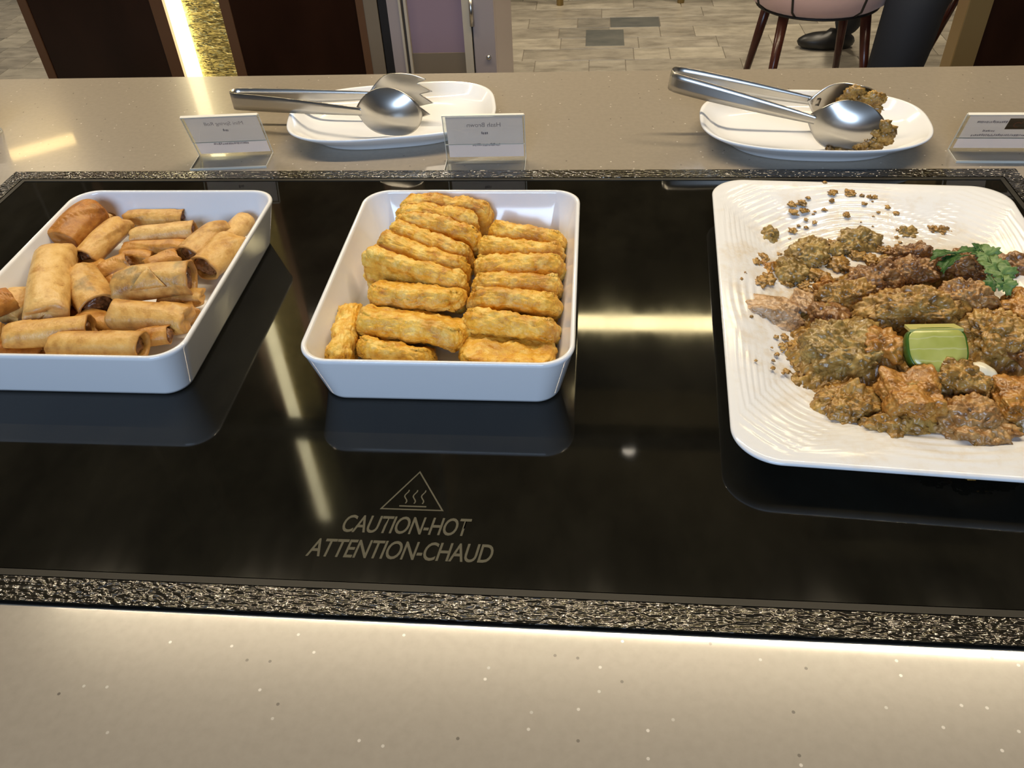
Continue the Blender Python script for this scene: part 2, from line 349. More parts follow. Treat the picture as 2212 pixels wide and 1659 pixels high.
# wall behind the photographer, with an assumed window opening added for the cool light
bm = bmesh.new()
for lo, hi in (((-5, -2.6, FL), (-1.15, -2.5, 2.45)), ((0.45, -2.6, FL), (5, -2.5, 2.45)), ((-1.15, -2.6, FL), (0.45, -2.5, 0.9)), ((-1.15, -2.6, 2.1), (0.45, -2.5, 2.45))): box_bm(bm, lo, hi)
tag(link('wall_front', mesh_of(bm), M['wall']), kind='structure')
wd = tag(box('assumed_window_1', (-1.15, -2.575, 0.9), (0.45, -2.555, 2.1), M['acrylic']), kind='structure')  # assumed window, added to go with the cool fill light
for lo, hi in (((-1.15, -2.6, 0.9), (-1.09, -2.5, 2.1)), ((0.39, -2.6, 0.9), (0.45, -2.5, 2.1)), ((-1.09, -2.6, 0.9), (0.39, -2.5, 0.96)), ((-1.09, -2.6, 2.04), (0.39, -2.5, 2.1))):
    box('assumed_window_frame', lo, hi, M['lavframe'], wd)
tag(box('trim_1', (-1.75, 2.22, 1.74), (1.9, 2.28, 1.81), M['black']), kind='structure')
# ceiling fixtures out of view, placed from reflections and glow
lf = thing('assumed_linear_lamp', (-0.1, 1.4936, 1.91), 'assumed long bronze linear ceiling lamp hung above the counter', 'lamp', rot=(0, 0, rad(-0.65)))  # assumed housing for the unseen linear light
box('lamp_housing', (-1.75, -0.07, 0.0), (1.75, 0.07, 0.06), M['lampbody'], lf, 0.004)
for s in (-1.3, 1.3): box('hanger_rod', (s-0.006, -0.006, 0.06), (s+0.006, 0.006, 0.54), M['lampbody'], lf)
cv = thing('cove_lamp', (0.9, 3.30, 1.98), 'warm glowing linear cove lamp above the dining aisle', 'lamp')
box('lamp_housing', (-1.2, -0.01, 0.06), (1.2, 0.30, 0.47), M['ceil'], cv, 0.004)
box('glow_strip', (-1.2, -0.03, 0.0), (1.2, 0.0, 0.065), M['glow'], cv)
am = thing('assumed_amber_lamp', (-1.497, 2.033, 0.480), 'assumed amber linear pendant lamp left of the counter', 'lamp', rot=(0, 0, rad(40)))  # assumed lamp, added to give the amber streak mirrored in the counter
box('lamp_back', (-0.088, 0.0, -0.004), (0.088, 0.04, 0.06), M['lampbody'], am); box('glow_strip', (-0.084, -0.008, 0.0), (0.084, 0.0, 0.028), M['amber'], am)
for s in (-0.06, 0.06): box('hanger_rod', (s-0.003, 0.015, 0.06), (s+0.003, 0.021, 1.965), M['lampbody'], am)
dl = thing('recessed_downlight', (0.215, 2.83, 2.45), 'small round recessed ceiling downlight beyond the beam', 'lamp')
bm = bmesh.new(); bmesh.ops.create_cone(bm, cap_ends=True, segments=24, radius1=0.045, radius2=0.045, depth=0.012); link('lamp_ring', mesh_of(bm), M['lampbody'], dl, loc=(0, 0, -0.006))
bm = bmesh.new(); bmesh.ops.create_cone(bm, cap_ends=True, segments=24, radius1=0.030, radius2=0.030, depth=0.006); link('lamp_lens', mesh_of(bm), M['lens'], dl, loc=(0, 0, -0.0145))
# left partition of dark glossy wood with a lit brass panel
pt = tag(bpy.data.objects.new('dark_wood_partition', None), 'dark glossy wood partition with lit brass centre panel behind the counter', 'partition'); C.objects.link(pt); pt.location = (0, 2.30, FL)
def pbox(name, x0, x1, y0, y1, m, z1=3.3, z0=0.0): return box(name, (x0, y0, z0), (x1, y1, z1), m, pt)
pbox('edge_trim', -1.580, -1.555, -0.004, 0.30, M['trim'])
pbox('wood_panel', -1.555, -1.203, 0.0, 0.30, M['dwood'])
pbox('edge_trim', -1.203, -1.166, -0.004, 0.30, M['trim'])
pbox('led_strip', -1.166, -1.124, 0.012, 0.03, M['led'])
pbox('brass_panel', -1.124, -1.008, 0.02, 0.30, M['brass'])
pbox('edge_trim', -1.008, -0.980, -0.004, 0.30, M['trim'])
pbox('wood_panel', -0.980, -0.632, 0.0, 0.30, M['dwood'])
pbox('edge_trim', -0.632, -0.612, -0.004, 0.30, M['trim'])
pbox('return_panel', -0.612, -0.575, -0.002, 0.30, M['beige'])
# right partition: gold edged dark panel
pr = tag(bpy.data.objects.new('gold_edged_partition', None), 'gold-edged dark partition at the far right behind the counter', 'partition'); C.objects.link(pr); pr.location = (0, 2.30, FL)
box('gold_edge', (0.945, -0.01, 0), (1.005, 0.06, 3.3), M['goldpaint'], pr, 0.003)
box('wood_panel', (1.005, 0.0, 0), (1.75, 0.06, 3.3), M['dwood'], pr)
# lavender cabinet between
cb = tag(bpy.data.objects.new('lavender_cabinet', None), 'lavender cabinet with pale grey frame standing behind the counter', 'cabinet'); C.objects.link(cb); cb.location = (0, 2.30, FL)
cx0, cx1 = -0.572, -0.262
box('body', (cx0, 0.03, 0), (cx1, 0.5, 1.15), M['lavframe'], cb, 0.004)
dr = box('door', (-0.50, 0.012, 0.36), (-0.345, 0.03, 1.12), M['lav'], cb)
box('bottom_rail', (-0.50, 0.008, 0.05), (-0.345, 0.03, 0.545), M['beige'], cb)
box('post_or_gap', (cx0, 0.0, 0), (-0.549, 0.03, 1.15), M['black'], cb)  # shade of the gap beside the cabinet as a black strip, no post here
box('post_or_gap', (-0.549, 0.0, 0), (-0.515, 0.03, 1.15), M['lavframe'], cb)
box('edge_strip', (-0.517, -0.004, 0), (-0.511, 0.03, 1.15), M['palepiece'], cb)
box('edge_strip', (-0.503, -0.004, 0), (-0.496, 0.03, 1.15), M['palepiece'], cb)
box('edge_strip', (-0.347, -0.004, 0), (-0.325, 0.03, 1.15), M['palepiece'], cb)
box('post_or_gap', (-0.322, 0.0, 0), (cx1, 0.03, 1.15), M['lavframe'], cb, 0.003)
tube('hinge', [(-0.322, -0.006, 0.62), (-0.322, -0.006, 0.69)], 0.006, M['steel'], cb)
bm = bmesh.new(); bmesh.ops.create_uvsphere(bm, u_segments=12, v_segments=8, radius=0.007); bm2 = mesh_of(bm)
link('screw', bm2, M['steel'], cb, loc=(-0.283, -0.002, 0.535), smooth=True)

# ------------------------------------------------------------------ chairs, table, person
def make_chair(loc, label, rz):
    t = thing('tub_chair', loc, label, 'chair', rot=(0, 0, rz))
    # shell: rounded seat tub, rear half rises into the back
    n = 48; V = []; F = []
    prof = [(0.10, 0.0), (0.19, 0.004), (0.225, 0.03), (0.238, 0.075), (0.240, 0.12)]
    rows = []
    for r, z in prof:
        rows.append([(r*1.05*cos(2*pi*k/n), r*sin(2*pi*k/n), z) for k in range(n)])
    def hgt(k):
        a = 2*pi*k/n; return 0.13 + 0.26*max(0, 0.35-sin(a))**0.8/1.35**0.8
    rows.append([(0.250*1.05*cos(2*pi*k/n), 0.250*sin(2*pi*k/n), hgt(k)) for k in range(n)])
    rows.append([(0.232*1.05*cos(2*pi*k/n), 0.232*sin(2*pi*k/n), hgt(k)+0.012) for k in range(n)])
    rows.append([(0.205*1.05*cos(2*pi*k/n), 0.205*sin(2*pi*k/n), 0.12) for k in range(n)])
    V = [v for r_ in rows for v in r_]
    for i in range(len(rows)-1):
        for k in range(n): F.append((i*n+k, i*n+(k+1) % n, (i+1)*n+(k+1) % n, (i+1)*n+k))
    F.append(tuple(range(n))[::-1]); F.append(tuple(range((len(rows)-1)*n, len(rows)*n)))
    link('seat_shell', pyd(V, F), M['pink'], t, loc=(0, 0, 0.41), smooth=True)
    bm = bmesh.new(); bmesh.ops.create_uvsphere(bm, u_segments=24, v_segments=12, radius=0.2)
    for v in bm.verts: v.co = Vector((v.co.x, v.co.y, max(-0.03, v.co.z*0.2)))
    link('seat_cushion', mesh_of(bm), M['pink'], t, loc=(0, 0, 0.55), smooth=True)
    for a in (-125, -70, 20, 200):          # vertical piping seams on the outside of the tub
        ang = rad(a); k = (a % 360)/360*n
        pts = [(r*1.05*cos(ang)*1.005, r*sin(ang)*1.005, z+0.41) for r, z in prof[1:]] + [(0.251*1.05*cos(ang), 0.251*sin(ang), 0.41+hgt(k))]
        tube('piping_seam', pts, 0.004, M['piping'], t, 8)
    for zz, r in ((0.004, 0.196), (0.115, 0.2415)):
        pts = [(r*1.05*cos(2*pi*k/40), r*sin(2*pi*k/40), 0.41+zz) for k in range(41)]
        tube('piping_ring', pts, 0.0045, M['piping'], t, 8)
    for sx, sy in ((-1, -1), (1, -1), (-1, 1), (1, 1)):
        tube('leg', [(sx*0.135, sy*0.10, 0.43), (sx*0.185, sy*0.19, 0.0)], [0.019, 0.010], M['redwood'], t, 14)
    return t
make_chair((0.78, 3.13, FL), 'dusty pink tub chair with black piping behind the counter', rad(4))
make_chair((1.50, 3.30, FL), 'tub chair the person in dark jeans sits on', rad(95))
tb = thing('dining_table', (-0.05, 4.95, FL), 'dining table on a gold leg at the top of the picture', 'table')
box('table_top', (-0.6, -0.42, 0.73), (0.6, 0.42, 0.76), M['redwood'], tb, 0.006)
for sx in (-0.12, 0.5): 
    for sy in (-0.42+0.02, 0.36): tube('leg', [(sx, sy, 0.0), (sx, sy, 0.73)], 0.018, M['gold'], tb, 14)
def skin_body(name, verts, edges, radii, m, parent=None, root=0, lev=2):
    me = pyd([], []); me.from_pydata(verts, edges, []); o = link(name, me, m, parent)
    md = o.modifiers.new('skin', 'SKIN'); md.use_smooth_shade = True
    for v, r in zip(me.skin_vertices[0].data, radii): v.radius = (r, r); v.use_root = False
    me.skin_vertices[0].data[root].use_root = True
    s = o.modifiers.new('sub', 'SUBSURF'); s.levels = lev; s.render_levels = lev
    return o
P = thing('person', (1.50, 3.30, FL), 'seated person in dark blue jeans and mustard shirt at right', 'person')
bv = [(0, 0, .60), (-.12, -.10, .58), (-.45, -.36, .53), (-.47, -.38, .30), (-.50, -.37, .075), (-.10, .10, .58), (-.40, .22, .54), (-.40, .40, .30), (-.40, .56, .075)]
be = [(0, 1), (1, 2), (2, 3), (3, 4), (0, 5), (5, 6), (6, 7), (7, 8)]
skin_body('jeans', bv, be, [.125, .115, .105, .098, .075, .11, .085, .070, .055], M['denim'], P)
for (x, y) in ((-.52, -.37), (-.43, .56)):
    bm = bmesh.new(); bmesh.ops.create_uvsphere(bm, u_segments=18, v_segments=10, radius=1)
    for v in bm.verts:
        v.co = Vector((v.co.x*0.125 - 0.04, v.co.y*(0.045 if v.co.x > -.3 else 0.05), max(0.0, v.co.z*0.055*(1.0 if v.co.x > 0 else 0.75)+0.03)))
    link('shoe', mesh_of(bm), M['shoe'], P, loc=(x, y, 0.0), smooth=True)
tv = [(0, 0, .62), (.02, 0, .80), (.02, 0, 1.0), (0.02, 0, 1.09), (.02, -.17, 1.03), (-.02, -.22, .80), (-.20, -.16, .70), (.02, .17, 1.03), (-.02, .22, .80), (-.20, .16, .70)]
skin_body('shirt', tv, [(0, 1), (1, 2), (2, 3), (2, 4), (4, 5), (5, 6), (2, 7), (7, 8), (8, 9)], [.13, .125, .12, .055, .062, .05, .042, .062, .05, .042], M['shirt'], P)
V_ = [(0, 0, .61), (.02, 0, .80), (.02, 0, 1.0), (.02, 0, 1.10), (.005, 0, 1.20), (-.01, 0, 1.30), (-.095, 0, 1.235),
      (-.12, -.10, .58), (-.45, -.36, .53), (-.47, -.38, .30), (-.50, -.37, .09), (-.10, .10, .58), (-.40, .22, .54), (-.40, .40, .30), (-.40, .56, .09)]
E_ = [(0, 1), (1, 2), (2, 3), (3, 4), (4, 5), (4, 6), (0, 7), (7, 8), (8, 9), (9, 10), (0, 11), (11, 12), (12, 13), (13, 14)]
R_ = [.105, .105, .10, .052, .085, .075, .016, .085, .066, .056, .040, .085, .062, .050, .036]
for s in (-1, 1):
    k = len(V_)
    V_ += [(.02, s*.17, 1.03), (-.02, s*.22, .80), (-.20, s*.16, .70), (-.30, s*.11, .70), (-.345, s*.09, .70)]
    E_ += [(2, k), (k, k+1), (k+1, k+2), (k+2, k+3), (k+3, k+4)]; R_ += [.050, .042, .034, .024, .026]
    for q in range(5):
        f = len(V_); dy = (q-1.5)*.020 if q < 4 else -s*.045
        L_ = (.034, .040, .037, .029, .024)[q]
        x0 = -.375 if q < 4 else -.335
        V_ += [(x0, s*.085+dy, .70), (x0-L_, s*.085+dy*1.1, .695), (x0-L_*1.6, s*.085+dy*1.1, .680)]
        E_ += [(k+4, f), (f, f+1), (f+1, f+2)]; R_ += [.010, .009, .008]
skin_body('body', V_, E_, R_, M['skin'], P)
skin_body('hair', [(.025, 0, 1.24), (.02, 0, 1.31), (-.01, 0, 1.345)], [(0, 1), (1, 2)], [.082, .09, .07], M['hair'], P)

# ------------------------------------------------------------------ buffet counter with the heated shelf
ct = tag(bpy.data.objects.new('buffet_counter', None), 'long taupe speckled stone buffet counter', 'counter'); C.objects.link(ct)
box('stone_top', (-1.55, -0.28, -0.04), (1.75, 1.209, 0.0), M['stone'], ct, 0.003)
box('cabinet_base', (-1.50, -0.22, FL), (1.70, 1.15, -0.04), M['dwood'], ct)
hs = thing('heated_glass_shelf', (0, 0, 0), 'black heated glass shelf with textured metal border set in the counter', 'food warmer')
X0, X1, Y0, Y1 = -0.706, 0.4715, 0.2875, 0.892
def frame_bars(name, x0, x1, y0, y1, w, z0, z1, m, bev=0.0006):
    for k in range(4):
        bm = bmesh.new()
        o_ = [(x0, y0), (x1, y0), (x1, y1), (x0, y1)]; i_ = [(x0+w, y0+w), (x1-w, y0+w), (x1-w, y1-w), (x0+w, y1-w)]
        q = [o_[k], o_[(k+1) % 4], i_[(k+1) % 4], i_[k]]
        lo = [bm.verts.new((*p, z0)) for p in q]; hi = [bm.verts.new((*p, z1)) for p in q]
        bm.faces.new(lo[::-1]); bm.faces.new(hi)
        for j in range(4): bm.faces.new((lo[j], lo[(j+1) % 4], hi[(j+1) % 4], hi[j]))
        bmesh.ops.recalc_face_normals(bm, faces=bm.faces)
        link(name, mesh_of(bm), m, hs)
frame_bars('sealant_bead', X0-0.0014, X1+0.0014, Y0-0.0014, Y1+0.0014, 0.0016, 0.0, 0.0012, M['seam'])
frame_bars('border_bar', X0, X1, Y0, Y1, 0.0185, 0.0, 0.0030, M['textured'])
frame_bars('inner_bezel', X0+0.0195, X1-0.0195, Y0+0.0195, Y1-0.0195, 0.005, 0.0, 0.0026, M['bezel'])
GZ = 0.002
box('groove', (X0+0.0100, Y0+0.0100, 0.0), (X1-0.0100, Y1-0.0100, 0.0006), M['seam'], hs)
box('glass_top', (X0+0.0255, Y0+0.0255, 0.0006), (X1-0.0255, Y1-0.0255, GZ), M['glass'], hs)
# printed warning (lettering lies flat on the glass)
def place_text(txt, x0, x1, y, cap, parent, m):
    me = text_mesh(txt, 1.0, 0.22, 0.010, 1.0, 'LEFT', 0.93)
    xs = [v.co.x for v in me.vertices]; ys = [v.co.y for v in me.vertices]
    a, b_, c, d = min(xs), max(xs), min(ys), max(ys)
    for v in me.vertices: v.co = Vector((x0+(v.co.x-a)/(b_-a)*(x1-x0), y+(v.co.y-c)/(d-c)*cap, GZ+0.00012))
    return link('warning_text', me, m, parent)
place_text('CAUTION-HOT', -0.1665, -0.0765, 0.3535, 0.0155, hs, M['print'])
place_text('ATTENTION-CHAUD', -0.186, -0.0590, 0.3320, 0.0155, hs, M['print'])
bm = bmesh.new()
def ribbon(pts, w, closed=False):
    pts = [Vector((*p, 0)) for p in pts]; n = len(pts); Lf = []; Rt = []
    for i in range(n):
        a = pts[(i-1) % n] if (closed or i > 0) else pts[i]; b_ = pts[(i+1) % n] if (closed or i < n-1) else pts[i]
        d1 = (pts[i]-a).normalized() if (pts[i]-a).length else (b_-pts[i]).normalized(); d2 = (b_-pts[i]).normalized() if (b_-pts[i]).length else d1
        nrm = Vector((-(d1+d2).y, (d1+d2).x, 0)).normalized(); k = 1/max(0.35, nrm.dot(Vector((-d1.y, d1.x, 0))))
        Lf.append(bm.verts.new(pts[i]+nrm*w/2*k+Vector((0, 0, GZ+0.00012)))); Rt.append(bm.verts.new(pts[i]-nrm*w/2*k+Vector((0, 0, GZ+0.00012))))
    for i in range(n if closed else n-1):
        j = (i+1) % n; bm.faces.new((Rt[i], Rt[j], Lf[j], Lf[i]))
ribbon([(-0.1205, 0.4115), (-0.1425, 0.3755), (-0.0985, 0.3755)], 0.0011, True)
ribbon([(-0.130, 0.3785), (-0.1105, 0.3785)], 0.0012)
for x in (-0.1265, -0.1203, -0.1143):
    ribbon([(x+0.0012*sin(t*2*pi/8*1.25+0.4), 0.381+t*0.0016) for t in range(9)], 0.0009)
link('warning_symbol', mesh_of(bm), M['print'], hs)

# ------------------------------------------------------------------ dishes and plates
def make_dish(loc, label):
    A, B = 0.1085, 0.1375
    prof = [(0.030, 0.0), (0.0150, 0.0), (0.0122, 0.0012), (0.0110, 0.004), (0.0008, 0.0455), (0.0, 0.0475), (0.0004, 0.0492), (0.0020, 0.0500), (0.0036, 0.0492), (0.0043, 0.0472), (0.0150, 0.011), (0.0185, 0.0075), (0.024, 0.006), (0.045, 0.006)]
    def outl(p, t): return rr_point(A-p, B-p, max(0.004, 0.026-p*0.55), t)
    V, F = loft(prof, outl, 120)
    o = link('baking_dish', pyd(V, F), M['white'], None, loc, smooth=True); tag(o, label, 'dish', 'white rectangular baking dishes on the heated shelf')
    return o
make_dish((-0.4275, 0.6155, GZ), 'white rectangular dish of spring rolls on the left of the shelf')
make_dish((-0.1170, 0.6155, GZ), 'white rectangular dish of hash browns in the middle of the shelf')

def make_square_plate(loc, rz):
    A, B = 0.146, 0.207
    n = 200; rings = []
    rm = 40
    V = []; F = []
    def outl(p, t):
        # p = 0 rim .. 1 centre
        a, b_ = A*(1-p), B*(1-p)
        if p <= 0: a, b_ = A, B
        r = 0.034*(1-p)**1.0 + p*min(a, b_)*0.6
        r = min(r, min(a, b_)*0.999)
        return rr_point(a, b_, max(r, 0.0005), t)
    def zin(p): # upper surface height as function of inset p
        if p < 0.02: return 0.0265
        u = min(1, (p-0.02)/0.50); s = u*u*(3-2*u)
        return 0.0265*(1-s) + 0.0075*s
    prof = []
    under = [(0.52, 0.0), (0.44, 0.0), (0.42, 0.0015), (0.30, 0.008), (0.12, 0.0165), (0.02, 0.0215), (0.002, 0.0235), (0.0, 0.0250), (0.004, 0.0262), (0.015, 0.0266)]
    ups = [0.03+0.97*i/86*0.965 for i in range(87)]
    full = under + [(p, None) for p in ups]
    for p, z in full:
        for k in range(n):
            x, y = outl(p, k/n)
            if z is None:
                zz = zin(p); R = sqrt(x*x+(y*0.86)**2)
                amp = 0.00060*max(0, min(1, (R-0.085)/0.02))*max(0, min(1, (p-0.03)/0.04))
                zz += amp*sin(2*pi*R/0.0072)
            else: zz = z
            V.append((x, y, zz))
    m_ = len(full)
    for i in range(m_-1):
        for k in range(n):
            a = i*n+k; b_ = i*n+(k+1) % n; F.append((a, b_, b_+n, a+n))
    F.append(tuple(range(n))[::-1]); F.append(tuple(range((m_-1)*n, m_*n)))
    o = link('square_plate', pyd(V, F), M['plate'], None, loc, (0, 0, rz), smooth=True)
    return tag(o, 'large white ribbed square plate of chicken curry on the right of the shelf', 'plate')
make_square_plate((0.2615, 0.605, GZ), rad(-3.6))

def make_small_plate(loc, rz, label, w=0.1315, d=0.0885, e=2.9):
    def outl(p, t):
        a, b_ = w*(1-p), d*(1-p); th = t*2*pi; c, s = cos(th), sin(th); q = 2/(e*(1-p)+2.0*p)
        return (a*math.copysign(abs(c)**q, c), b_*math.copysign(abs(s)**q, s))
    prof = [(0.45, 0.0), (0.27, 0.0), (0.25, 0.0018), (0.24, 0.004), (0.12, 0.0125), (0.02, 0.0205), (0.0, 0.0228), (0.004, 0.0242), (0.018, 0.0246), (0.04, 0.0232), (0.11, 0.0150), (0.18, 0.0098), (0.26, 0.0070), (0.36, 0.0060), (0.55, 0.0056), (0.75, 0.0056), (0.96, 0.0056)]
    V, F = loft(prof, outl, 160)
    o = link('serving_plate', pyd(V, F), M['white'], None, loc, (0, 0, rz), smooth=True)
    return tag(o, label, 'plate', 'small oblong plates holding the tongs')
make_small_plate((-0.2545, 1.020, 0), rad(9), 'small white oblong plate under the clean tongs, back left', 0.1335, 0.0865, 3.1)
make_small_plate((0.2650, 0.981, 0), rad(-3.5), 'small white oblong plate under the sauce-smeared tongs, back right', 0.1330, 0.0880, 2.7)

# ------------------------------------------------------------------ tongs
def make_tongs(loc, rot, label, dirty=False, Lh=0.186, g0=0.0085, g1=0.018, pw=1.1):
    t = thing('serving_tongs', loc, label, 'tongs', 'steel salad tongs', rot)
    # spring handle: one bent strip, front arm -> bend -> back arm
    path = []
    def half(x): return g0 + g1*(x/Lh)**pw
    N_ = 26
    for i in range(N_, 0, -1): x = Lh*i/N_; path.append((x, -half(x)))
    for k in range(9):
        a = -pi/2 - k*pi/8; path.append((0.0+g0*cos(a)*1.1, g0*sin(a)))
    for i in range(1, N_+1): x = Lh*i/N_; path.append((x, half(x)))
    V = []; F = []
    for (x, y) in path:
        w = 0.0112 - 0.0068*max(0, min(1, x/Lh))**1.6
        V += [(x, y, -w), (x, y, -w*0.33), (x, y, w*0.33), (x, y, w)]
    for i in range(len(path)-1):
        for j in range(3): F.append((i*4+j, (i+1)*4+j, (i+1)*4+j+1, i*4+j+1))
    o = link('spring_handle', pyd(V, F), M['steel'], t, smooth=True)
    md = o.modifiers.new('thick', 'SOLIDIFY'); md.thickness = 0.0013; md.offset = 0
    def bowl(side, fork):
        a, h, dp = 0.0405, 0.0305, 0.0135; nv, nu = 64, 22; V = []; F = []
        for j in range(nv+1):
            v = -1+2*j/nv; c = sqrt(max(0, 1-v*v))
            xa = -a*c**0.8*(0.95+0.25*(1-abs(v))**2); xb = a*c
            if fork:
                ph = (v*0.5+0.5)*4; saw = 1-abs(2*(ph-int(ph))-1) if j < nv else 0
                xb = a*(0.42 + 0.52*saw)*(0.55+0.45*c)+0.002*(1-abs(v)) if abs(v) < 0.97 else a*c
                xb = max(xb, xa+0.001)
            for i in range(nu+1):
                x = xa+(xb-xa)*i/nu; bul = max(0, 1-(x/a)**2*0.9)*(1-v*v)
                V.append((x, side*(dp*bul-0.004), v*h))
        for j in range(nv):
            for i in range(nu):
                q = j*(nu+1)+i; F.append((q, q+1, q+nu+2, q+nu+1))
        o = link('fork_head' if fork else 'spoon_head', pyd(V, F), M['steel'], t, loc=(Lh+0.0335, side*(half(Lh)+0.001), 0.0), smooth=True)
        md = o.modifiers.new('thick', 'SOLIDIFY'); md.thickness = 0.0011; md.offset = 0
        return o
    sp = bowl(-1, False); fk = bowl(1, True)
    if dirty:
        rng = random.Random(5)
        def crust(head, pts, side):
            bm = bmesh.new()
            for (x, z, y, r) in pts:
                rr_ = bmesh.ops.create_icosphere(bm, subdivisions=3, radius=1.0); off = Vector((rng.random()*9, rng.random()*9, 0))
                for v in rr_['verts']:
                    k = 1+0.55*fbm(v.co*2.1+off, 3); v.co = Vector((x+v.co.x*r*k*1.25, y+v.co.y*r*0.5*k, z+v.co.z*r*k))
            tag(link('curry_residue', mesh_of(bm), M['gravy'], head, smooth=True), kind='stuff')
        crust(fk, [(rng.uniform(-0.008, 0.030), rng.uniform(-0.012, 0.024), -0.004+rng.uniform(-0.002, 0.002), rng.uniform(0.004, 0.0075)) for _ in range(44)], 1)
        ed = [(0.0395*cos(a), 0.0300*sin(a), -0.001, rng.uniform(0.0035, 0.0065)) for a in [rng.uniform(-1.9, 0.5) for _ in range(26)]]
        crust(sp, ed+[(rng.uniform(0.014, 0.034), rng.uniform(-0.020, 0.004), -0.005, rng.uniform(0.002, 0.004)) for _ in range(16)]+[(0.044, -0.006+0.004*q, 0.004, 0.006) for q in range(4)], -1)
    return t
make_tongs((-0.4600, 1.0330, 0.0345), (0, rad(-0.8), rad(-8.0)), 'clean steel salad tongs lying on the back left plate')
make_tongs((0.1075, 0.9990, 0.0650), (0, rad(9.0), rad(-12.0)), 'steel salad tongs smeared with curry on the back right plate', True, 0.165, 0.0125, 0.0150, 0.9)

# ------------------------------------------------------------------ acrylic sign holders
def make_sign(loc, rz, label, W_, base, h, lean, lines, logo=False):
    t = thing('sign_holder', loc, label, 'sign', 'clear acrylic food sign holders', (0, 0, rz))
    # local: x across, base foot runs from y=0 (toward us) to y=base, panel rises from the far end
    th = 0.0022
    top = Vector((0, base+h*sin(lean), h*cos(lean))); up = Vector((0, sin(lean), cos(lean)))
    box('foot', (0, 0.0012, 0), (W_, base, th), M['acrylic'], t)
    def slab(name, p, q, thick, m, x0=0, x1=W_, off=0.0):
        d = (q-p).normalized(); nrm = Vector((0, -d.z, d.y)); bm = bmesh.new()
        c = [p+nrm*off, q+nrm*off, q+nrm*(off+thick), p+nrm*(off+thick)]
        a_ = [bm.verts.new((x0, v.y, v.z)) for v in c]; b_ = [bm.verts.new((x1, v.y, v.z)) for v in c]
        bm.faces.new(a_); bm.faces.new(b_[::-1])
        for j in range(4): bm.faces.new((a_[j], b_[j], b_[(j+1) % 4], a_[(j+1) % 4]))
        bmesh.ops.recalc_face_normals(bm, faces=bm.faces); return link(name, mesh_of(bm), m, t)
    P0 = Vector((0, base, th)); P1 = P0+up*h
    slab('panel', P0, P1, 0.0016, M['acrylic'])
    slab('pocket_flap', P0+up*h*0.36, P1, 0.0012, M['acrylic'], off=0.0022)
    cd = slab('card', P0+up*0.003, P1-up*0.0015, 0.0003, M['paper'], 0.0035, W_-0.0015, off=0.0018)
    # clear edges catching light: that brightness is put into a whitish colour
    e = 0.0011
    slab('top_edge', P1, P1+up*e, 0.0036, M['edge'])
    slab('flap_edge', P0+up*h*0.36-up*0.0006, P0+up*h*0.36, 0.0012, M['edge'], off=0.0022)
    slab('side_edge', P0, P1, 0.0016, M['edge'], -0.0008, 0.0); slab('side_edge', P0, P1, 0.0016, M['edge'], W_, W_+0.0008)
    box('front_edge', (-0.0008, 0.0, 0), (W_+0.0008, 0.0013, th+0.0004), M['edge'], t)
    box('foot_edge', (-0.0008, 0.0013, 0), (0.0, base, th), M['edge'], t); box('foot_edge', (W_, 0.0013, 0), (W_+0.0008, base, th), M['edge'], t)
    # print showing through from the guests' side: mirrored for us
    nrm = Vector((0, -up.z, up.y))
    def on_card(u, v): p = P0+up*v+nrm*0.0023; return Vector((u, p.y, p.z))
    for (txt, cx_, v, size, kind) in lines:
        if kind == 'text':
            me = text_mesh(txt, size, 0, 0.0, 1.0)
            for q in me.vertices: q.co = on_card(cx_-q.co.x, v+q.co.y)
            link('printed_line', me, M['ink'], cd).data.flip_normals()
        else:   # a line too small to read: a row of short strokes
            bm = bmesh.new(); rng = random.Random(len(txt)+int(v*1e5)); u = cx_-size/2
            while u < cx_+size/2:
                w = rng.uniform(0.0008, 0.0018); hh = rng.uniform(0.0022, 0.0040); b0 = rng.uniform(-0.0003, 0.0004)
                q = [bm.verts.new(on_card(u+a*w, v+b0+b_*hh)) for a, b_ in ((0, 0), (1, 0.1), (1, 1), (0, 0.9))]; bm.faces.new(q); u += w+rng.uniform(0.0003, 0.0009)
            link('printed_line', mesh_of(bm), M['ink'], cd)
    if logo:
        bm = bmesh.new(); bm.faces.new([bm.verts.new(on_card(a, b_)) for a, b_ in ((0.047, 0.0330), (0.073, 0.0330), (0.073, 0.0495), (0.047, 0.0495))])
        link('printed_logo', mesh_of(bm), M['ink_brown'], cd)
        bm = bmesh.new()
        for (u, v, r0, a0, a1) in ((0.058, 0.0400, 0.0042, 0.3, 5.2), (0.064, 0.0440, 0.0026, -1.0, 4.0)):
            for i in range(14):
                th0 = a0+(a1-a0)*i/14; th1 = a0+(a1-a0)*(i+1)/14
                q = [on_card(u+r_*cos(t_), v+r_*sin(t_))+nrm*0.0002 for r_, t_ in ((r0*0.72, th0), (r0, th0), (r0, th1), (r0*0.72, th1))]
                bm.faces.new([bm.verts.new(p) for p in q])
        link('logo_mark', mesh_of(bm), M['ink_rust'], cd)
    return t
make_sign((-0.4845, 0.8985, 0), rad(4.5), 'clear acrylic sign leaning in front and left of the back left plate', 0.0925, 0.040, 0.062, rad(-20), [('Mini Spring Roll', 0.048, 0.0485, 0.0075, 'text'), ('~', 0.047, 0.0385, 0.006, 'x'), ('~~', 0.047, 0.0170, 0.044, 'x')])
make_sign((-0.1705, 0.8885, 0), rad(1.2), 'upright clear acrylic sign with mirrored words Hash Brown', 0.0945, 0.036, 0.058, rad(-8), [('Hash Brown', 0.0475, 0.0435, 0.0080, 'text'), ('~', 0.0475, 0.0335, 0.007, 'x'), ('~~', 0.0485, 0.0180, 0.032, 'x')])
